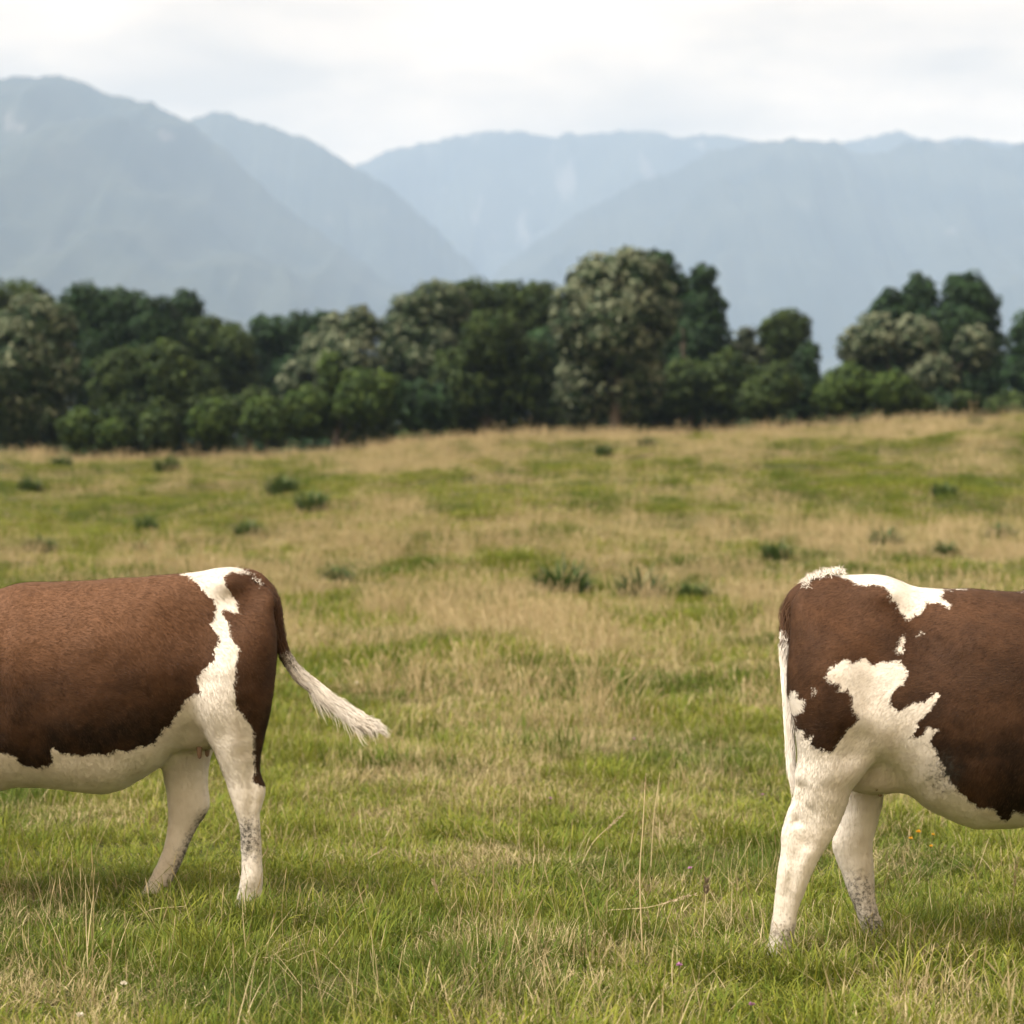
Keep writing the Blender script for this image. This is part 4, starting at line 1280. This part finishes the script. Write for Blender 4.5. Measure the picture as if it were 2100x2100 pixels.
TREES = [
 ('tree', 'pale flowering tree at the left edge with drooping sage green sprays', 'pale', 79, [(62, 672, 78, 66), (18, 770, 100, 105), (100, 775, 52, 100), (60, 860, 85, 60)], .48),
 ('tree', 'olive green rounded treetop rising behind the pale tree at the left edge', 'olive', 101, [(45, 645, 62, 70), (-45, 660, 85, 85), (0, 760, 110, 90)], 0),
 ('tree', 'broad flat topped dark tree beside the pale tree at the left', 'dark', 95, [(172, 640, 58, 62), (250, 660, 75, 74), (325, 690, 55, 80), (190, 750, 85, 110), (300, 770, 85, 105)], 0),
 ('tree', 'dark knob shaped treetop just right of the broad flat topped tree', 'dark', 104, [(383, 638, 36, 42), (380, 725, 62, 85)], 0),
 ('tree', 'dark sloping tree stepping down to the dip in the left treeline', 'olive', 98, [(425, 705, 55, 62), (478, 735, 48, 68), (440, 810, 85, 90)], 0),
 ('tree', 'low olive tree in front of the broad dark tree on the left', 'olive', 85, [(248, 795, 58, 78), (345, 775, 70, 70), (408, 825, 62, 72), (310, 860, 95, 58)], 0),
 ('tree', 'narrow dark tree on the right side of the dip in the treeline', 'dark', 104, [(552, 695, 42, 50), (545, 775, 55, 85)], 0),
 ('tree', 'dark rounded tree behind the leaning pale tree', 'dark', 103, [(625, 692, 56, 52), (660, 690, 45, 56), (630, 785, 65, 90)], 0),
 ('tree', 'leaning pale flowering tree spilling down to the left', 'pale', 89, [(738, 678, 42, 46), (690, 690, 38, 48), (650, 745, 44, 58), (605, 790, 34, 52), (715, 780, 70, 95)], .54),
 ('tree', 'small light green cone shaped tree before the leaning pale tree', 'green', 82, [(680, 770, 24, 48), (682, 835, 44, 60)], 0),
 ('tree', 'tall olive tree with pale blossom on its left shoulder', 'pale', 96, [(850, 650, 50, 58), (902, 635, 60, 62), (812, 705, 40, 70), (868, 745, 85, 105)], .38),
 ('tree', 'wide dark green tree in the middle of the treeline', 'olive', 100, [(965, 642, 62, 64), (1045, 640, 58, 60), (1112, 645, 46, 68), (1010, 745, 95, 105)], 0),
 ('tree', 'big conical olive tree in front of the wide dark central one', 'olive', 84, [(1005, 705, 62, 66), (990, 790, 88, 90), (1068, 780, 55, 100), (935, 800, 52, 85)], 0),
 ('tree', 'dark gap filling tree between the conical tree and the great pale tree', 'dark', 98, [(1118, 760, 48, 90), (1130, 830, 50, 45)], 0),
 ('tree', 'great cream flowering tree, the tallest and palest of the treeline', 'pale', 81, [(1232, 588, 66, 70), (1298, 575, 66, 62), (1182, 660, 50, 85), (1262, 680, 92, 100), (1205, 785, 62, 95), (1290, 790, 75, 80), (1345, 640, 42, 75)], .62),
 ('tree', 'dark tree behind the right shoulder of the great cream tree', 'dark', 95, [(1352, 560, 38, 52), (1385, 645, 52, 85), (1375, 740, 70, 90)], 0),
 ('tree', 'slim dark conifer like tree with a knobbed top right of the great cream tree', 'dark', 92, [(1441, 575, 27, 32), (1447, 632, 42, 46), (1448, 700, 55, 62), (1440, 785, 70, 75)], 0),
 ('tree', 'low olive tree at the foot of the slim dark tree', 'olive', 86, [(1405, 800, 70, 62), (1490, 795, 60, 72), (1345, 830, 60, 40)], 0),
 ('tree', 'dome shaped olive tree standing against the mountain', 'olive', 98, [(1606, 690, 57, 50), (1592, 755, 62, 62)], 0),
 ('tree', 'small grey green tree left of the dome shaped tree', 'grey', 94, [(1528, 695, 17, 24), (1524, 745, 46, 50), (1500, 770, 40, 50)], .3),
 ('tree', 'small dark pointed tree beside the bright green hedge', 'dark', 84, [(1657, 738, 24, 36), (1652, 800, 38, 62)], 0),
 ('tree', 'dark double topped tree towering at the right', 'dark', 95, [(1850, 745, 95, 65), (1888, 622, 36, 62), (1982, 615, 52, 56), (2020, 640, 32, 56), (1828, 655, 48, 58), (1940, 700, 95, 80), (2020, 730, 55, 80), (1970, 800, 95, 60)], 0),
 ('tree', 'pale flowering tree in front of the double topped one', 'pale', 88, [(1795, 700, 48, 54), (1868, 705, 55, 52), (1752, 715, 30, 52), (1905, 775, 55, 50), (2000, 715, 40, 48)], .66),
 ('tree', 'dark tree cut off by the right edge of the picture', 'dark', 92, [(2112, 700, 42, 60), (2115, 785, 62, 75)], 0),
]
for nm, lb, kd, D, lo, fl in TREES:
    tree(nm, lb, 'tree', kd, D, lo, fl)
BUSHES = [
 ('round green bush below the pale tree at the left', 'green', 74, [(165, 880, 48, 42), (235, 895, 42, 34)]),
 ('olive bush left of the bright green pair by the field edge', 'olive', 74, [(328, 885, 42, 45)]),
 ('left one of the two bright green domed bushes by the field edge', 'green', 74, [(438, 868, 50, 50)]),
 ('yellowish bush peeping over the two bright green domed bushes', 'olive', 79, [(528, 832, 38, 36), (490, 850, 40, 40)]),
 ('right one of the two bright green domed bushes by the field edge', 'green', 75, [(545, 865, 52, 48)]),
 ('long dark green bush below the leaning pale tree', 'green', 77, [(635, 850, 62, 52), (760, 825, 78, 62)]),
 ('dark low bush before the conical olive tree', 'dark', 77, [(868, 835, 68, 50)]),
 ('round olive bush left of the bright green hedge', 'olive', 80, [(1592, 795, 56, 46), (1555, 825, 50, 38)]),
 ('long bright green hedge sloping down to the right', 'green', 78, [(1748, 795, 60, 48), (1822, 808, 55, 40), (1880, 828, 45, 24), (1715, 815, 50, 38)]),
 ('tiny brownish shrub on the field edge at the right', 'olive', 73, [(1981, 824, 27, 19)]),
]
for lb, kd, D, lo in BUSHES:
    tree('bush', lb, 'bush', kd, D, lo, 0, leaf=.19, group='bushes along the far field edge')
for px in list(range(-30, 2150, 95)) + [112, 208, 301, 403, 503, 601, 706, 806, 902]:
    cpy = float(np.interp(px, CREST_PX, CREST_PY))
    jx, jw = 30 * math.sin(px * 1.7), 14 * math.sin(px * 2.3)
    tree('shrub', 'dark understorey shrub filling the shade below the treeline', 'shrub', 'dark' if px % 2 else 'olive', 88 + 3 * math.sin(px),
         [(px + jx, cpy - 12, 62 + jw, 44 + jw * .5), (px + jx + 50, cpy - 4, 55, 34), (px + jx + 15, cpy + 14, 75, 34), (px + jx - 48, cpy - 6, 50, 36)], 0, leaf=.24, dens=.7, group='dark shrubs below the treeline')


# ------------------------------------------------------------------ weeds, stalks, flowers
m = NT('weed_leaves'); M_weed = m.bsdf(m.mix(m.attr('rnd'), (.036, .066, .018), (.085, .132, .036)), .55, .3, trans=.25)
WR = np.random.default_rng(99)


def weed(label, px, py, wpx):
    d, x, z = find_ground(px, py)
    wd = max(1.35 * wpx / F * d, .15)
    root = empty('weed_clump', (x, d, z), label, 'weed', 'dark weed clumps in the pasture')
    r = WR
    n = 240; K = 5
    t = np.linspace(0, 1, K)
    a = r.uniform(0, 6.28, n); q = wd * .42 * np.sqrt(r.uniform(0, 1, n))
    base = np.stack([q * np.cos(a), q * np.sin(a), np.full(n, -.02)], -1)
    hgt = (.06 + wd) * r.uniform(.4, .95, n) * (1 - .4 * q / (wd * .42))
    ang = r.uniform(.05, .6, n)[:, None] + r.uniform(.2, 1.3, n)[:, None] * t[None]
    st = hgt[:, None] / (K - 1)
    cx = np.concatenate([np.zeros((n, 1)), np.cumsum(np.sin(ang) * st, 1)[:, :-1]], 1); cz2 = np.concatenate([np.zeros((n, 1)), np.cumsum(np.cos(ang) * st, 1)[:, :-1]], 1)
    dh = np.stack([np.cos(a), np.sin(a), np.zeros(n)], -1)
    P = base[:, None] + dh[:, None] * cx[..., None] + np.array([0, 0, 1.]) * cz2[..., None]
    W = wd * .024 * (np.sin(np.pi * (t * .85 + .12)) ** .8)[None] * r.uniform(.6, 1.3, n)[:, None]
    V, Qd = ribbons(P, W, 3, side=dh)
    o = mesh_np('leaves', V, Qd, M_weed, root, attrs={'rnd': np.repeat(r.uniform(0, 1, n), K * 2)})
    o['kind'] = 'stuff'


for lb, (px, py), wp in WEEDS:
    weed(lb, px, py, wp)

# tall dry stalks
m = NT('stalk_straw'); M_straw = m.bsdf(m.mix(m.noise(m.coords(), 60), (.46, .37, .21), (.62, .53, .35)), .6, .2, trans=.1)
m = NT('seed_straw'); M_seed = m.bsdf(m.mix(m.noise(m.coords(), 90), (.34, .26, .17), (.56, .47, .34)), .7, .2, trans=.25)
m = NT('seed_brown'); M_seedb = m.bsdf(m.mix(m.noise(m.coords(), 90), (.10, .075, .05), (.22, .17, .12)), .7, .2, trans=.2)


def stalk(label, d, pts, rad, head=None, brown=False):
    """a stem through photograph pixels pts, standing d metres away; head = (length m, radius m)"""
    d = find_ground(*pts[0])[0]
    P = np.array([(*at_px(a, b, d),) for a, b in pts])
    x0, z0 = P[0]
    g = float(ground_z(x0, d))
    root = empty('grass_stalk', (x0, d, g), label, 'grass stalk', 'tall dry grass stalks')
    tt = np.linspace(0, 1, len(P)); ev = np.linspace(0, 1, 14)
    r = WR
    lean = r.uniform(-.05, .05)
    C = np.stack([smooth_interp(ev, tt, P[:, 0]) - x0, lean * ev, smooth_interp(ev, tt, P[:, 1]) - g], -1)
    C[0, 2] = min(C[0, 2], 0) - .01

    def tube(C, radii, k=6):
        T = np.gradient(C, axis=0); T /= np.linalg.norm(T, axis=1, keepdims=True)
        U = np.cross(T, [0, 1, .01]); U /= np.linalg.norm(U, axis=1, keepdims=True); Wv = np.cross(T, U)
        an = np.linspace(0, 2 * np.pi, k, endpoint=False)
        V = (C[:, None] + radii[:, None, None] * (np.cos(an)[None, :, None] * U[:, None] + np.sin(an)[None, :, None] * Wv[:, None])).reshape(-1, 3)
        ii = np.arange(len(C) * k).reshape(len(C), k)
        return V, np.stack([ii[:-1], np.roll(ii[:-1], -1, 1), np.roll(ii[1:], -1, 1), ii[1:]], -1).reshape(-1, 4)
    V, Q = tube(C, np.linspace(rad, rad * .55, 14) * 1.7)
    mesh_np('stem', V, Q, M_straw, root, smooth=True)
    if head:
        n = 60
        tdir = C[-1] - C[-2]; tdir /= np.linalg.norm(tdir)
        s_ = r.uniform(0, 1, n)
        a = r.uniform(0, 6.28, n)
        u_ = np.cross(tdir, [0, 1, .2]); u_ /= np.linalg.norm(u_); w_ = np.cross(tdir, u_)
        rr = head[1] * np.sin(np.pi * (s_ * .9 + .08)) * .6
        rd = np.cos(a)[:, None] * u_ + np.sin(a)[:, None] * w_
        b = C[-1] - tdir * head[0] * .5 + tdir * (s_ * head[0])[:, None] + rd * rr[:, None] * .3
        K = 4; q = np.linspace(0, 1, K)
        L_ = head[1] * r.uniform(.9, 1.8, n)
        Pp = b[:, None] + (tdir * .8 + rd * .45)[:, None] * (q[None] * L_[:, None])[..., None]
        V, Q = ribbons(Pp, np.full((n, K), head[1] * .17) * np.sin(np.pi * (q * .8 + .15))[None], 0, side=r.normal(0, 1, (n, 3)))
        mesh_np('seed_head', V, Q, M_seedb if brown else M_seed, root)


stalk('tallest upright straw stalk in the gap between the cows', 6.95, [(1318, 1965), (1312, 1800), (1318, 1700), (1323, 1606)], .0016, (.06, .005))
stalk('thin pale stalk just behind the tallest straw stalk', 8.5, [(1334, 1795), (1340, 1690), (1354, 1585)], .0014)
stalk('short leaning stalk with a fluffy head left of the two upright stalks', 7.6, [(1185, 1790), (1215, 1730), (1262, 1684)], .0012, (.09, .010))
stalk('bent stalk lying to the right with a long pale seed head below the tallest stalk', 7.0, [(1180, 1880), (1250, 1868), (1320, 1865), (1392, 1848)], .0013, (.14, .010))
stalk('upright stalk with a dark brown seed head left of the right cow', 6.9, [(1438, 1940), (1444, 1890), (1449, 1822)], .0014, (.05, .014), True)
stalk('stalk with a fluffy reddish head below the belly of the right cow', 6.9, [(2066, 1935), (2070, 1880), (2078, 1790)], .0013, (.11, .009))
stalk('curled pale seed head in the lower middle of the grass', 7.1, [(912, 1880), (905, 1850), (893, 1818)], .0012, (.05, .009))
stalk('stalk crossing the lower part of the near hind leg of the left cow', 7.5, [(505, 1800), (524, 1778), (543, 1750)], .0012, (.03, .004))
stalk('long arching stem in the grass below the left cow', 7.3, [(262, 1890), (320, 1862), (380, 1855)], .0012)
stalk('pale head leaning right in the middle of the pasture', 8.6, [(742, 1778), (755, 1762), (778, 1748)], .0012, (.06, .006))
stalk('straw stalk behind the tail hair of the left cow', 11.5, [(962, 1640), (975, 1610), (985, 1588)], .0016, (.08, .006))
stalk('slanting straw stem right of the hooves of the right cow', 6.5, [(2010, 1990), (1985, 1960), (1975, 1938)], .0013)

m = NT('petal_yellow'); M_yel = m.bsdf((.75, .42, .03), .5, .3, trans=.2)
m = NT('petal_purple'); M_pur = m.bsdf((.42, .22, .40), .6, .2, trans=.2)
m = NT('petal_white'); M_whi = m.bsdf((.72, .68, .60), .6, .2, trans=.2)
m = NT('flower_stem'); M_fst = m.bsdf((.07, .11, .03), .6, .2)


def flower(label, px, py, mat, rad, h):
    """flower head at photograph pixel, on a stem of height h"""
    d = 4.7
    ds = np.linspace(5.2, 20, 3000)
    x, z = at_px(px, py, ds)
    k = int(np.argmax(z < ground_z(x, ds) + h))
    d, x = float(ds[k]), float(x[k]); g = float(ground_z(x, d))
    root = empty('wild_flower', (x, d, g), label, 'flower', 'wild flowers in the grass')
    K = 5; t = np.linspace(0, 1, K)
    C = np.stack([.01 * np.sin(t * 2), np.zeros(K), t * h], -1)[None]
    vs, qs = [], []; off = 0
    for sd in ((1, 0, 0), (0, 1, 0)):
        V, Q = ribbons(C, np.full((1, K), .0009), 0, side=np.array([sd], float)); vs.append(V); qs.append(Q + off); off += len(V)
    mesh_np('stem', np.concatenate(vs), np.concatenate(qs), M_fst, root)
    n = 26; r = WR
    dd = r.normal(0, 1, (n, 3)); dd[:, 2] = np.abs(dd[:, 2]) * .8 + .1; dd /= np.linalg.norm(dd, axis=1, keepdims=True)
    K = 4; q = np.linspace(0, 1, K)
    P = C[0, -1] + dd[:, None] * (q[None, :, None] * rad)
    V, Q = ribbons(P, np.full((n, K), rad * .22) * np.array([.4, .9, 1, .35])[None], 0, side=r.normal(0, 1, (n, 3)))
    mesh_np('petals', V, Q, mat, root)


for lb, px, py, mt, rd, h in [
    ('yellow flower, upper left of the four under the right cow', 1879, 1706, M_yel, .011, .12),
    ('yellow flower, lower left of the four under the right cow', 1863, 1720, M_yel, .010, .12),
    ('yellow flower, upper right of the four under the right cow', 1909, 1712, M_yel, .008, .12),
    ('yellow flower, lower right of the four under the right cow', 1905, 1736, M_yel, .008, .12),
    ('purple clover flower left of the right cow beside the tall stalks', 1410, 1781, M_pur, .010, .12),
    ('pale pink clover flower near the bottom of the picture right of centre', 1387, 1980, M_pur, .011, .11),
    ('purple clover flower at the very bottom of the picture', 1535, 2062, M_pur, .010, .12),
    ('purple clover flower in the middle of the gap between the cows', 1125, 1638, M_pur, .010, .11),
    ('purple clover flower farther back near the tail of the right cow', 1297, 1516, M_pur, .011, .12),
    ('purple clover flower right of the tallest straw stalk', 1560, 1630, M_pur, .009, .11),
    ('white flower in the grass at the lower left', 247, 2019, M_whi, .011, .10),
    ('white flower at the bottom left edge of the grass', 157, 2083, M_whi, .011, .09),
    ('white flower right of the tail of the left cow', 729, 1401, M_whi, .014, .14),
]:
    flower(lb, px, py, mt, rd, h)

# ------------------------------------------------------------------ haze
bm = bmesh.new()
bmesh.ops.create_cube(bm, size=1)
lo, hi = np.array([-7600., -280., -3.]), np.array([7600., 9000., 1560.])
for v_ in bm.verts:
    v_.co = [lo[k] if v_.co[k] < 0 else hi[k] for k in range(3)]
me = bpy.data.meshes.new('haze'); bm.to_mesh(me); bm.free()
hz = bpy.data.objects.new('haze', me); COL.objects.link(hz)
tag(hz, 'pale blue haze over the valley', kind='stuff')
hm = bpy.data.materials.new('haze_air'); hm.use_nodes = True
ht = hm.node_tree; ht.nodes.clear()
ho = ht.nodes.new('ShaderNodeOutputMaterial'); hv = ht.nodes.new('ShaderNodeVolumePrincipled')
hv.inputs['Color'].default_value = (.51, .70, 1.0, 1)
hv.inputs['Density'].default_value = 1.75e-4
hv.inputs['Anisotropy'].default_value = 0.0
ht.links.new(hv.outputs[0], ho.inputs['Volume'])
me.materials.append(hm)
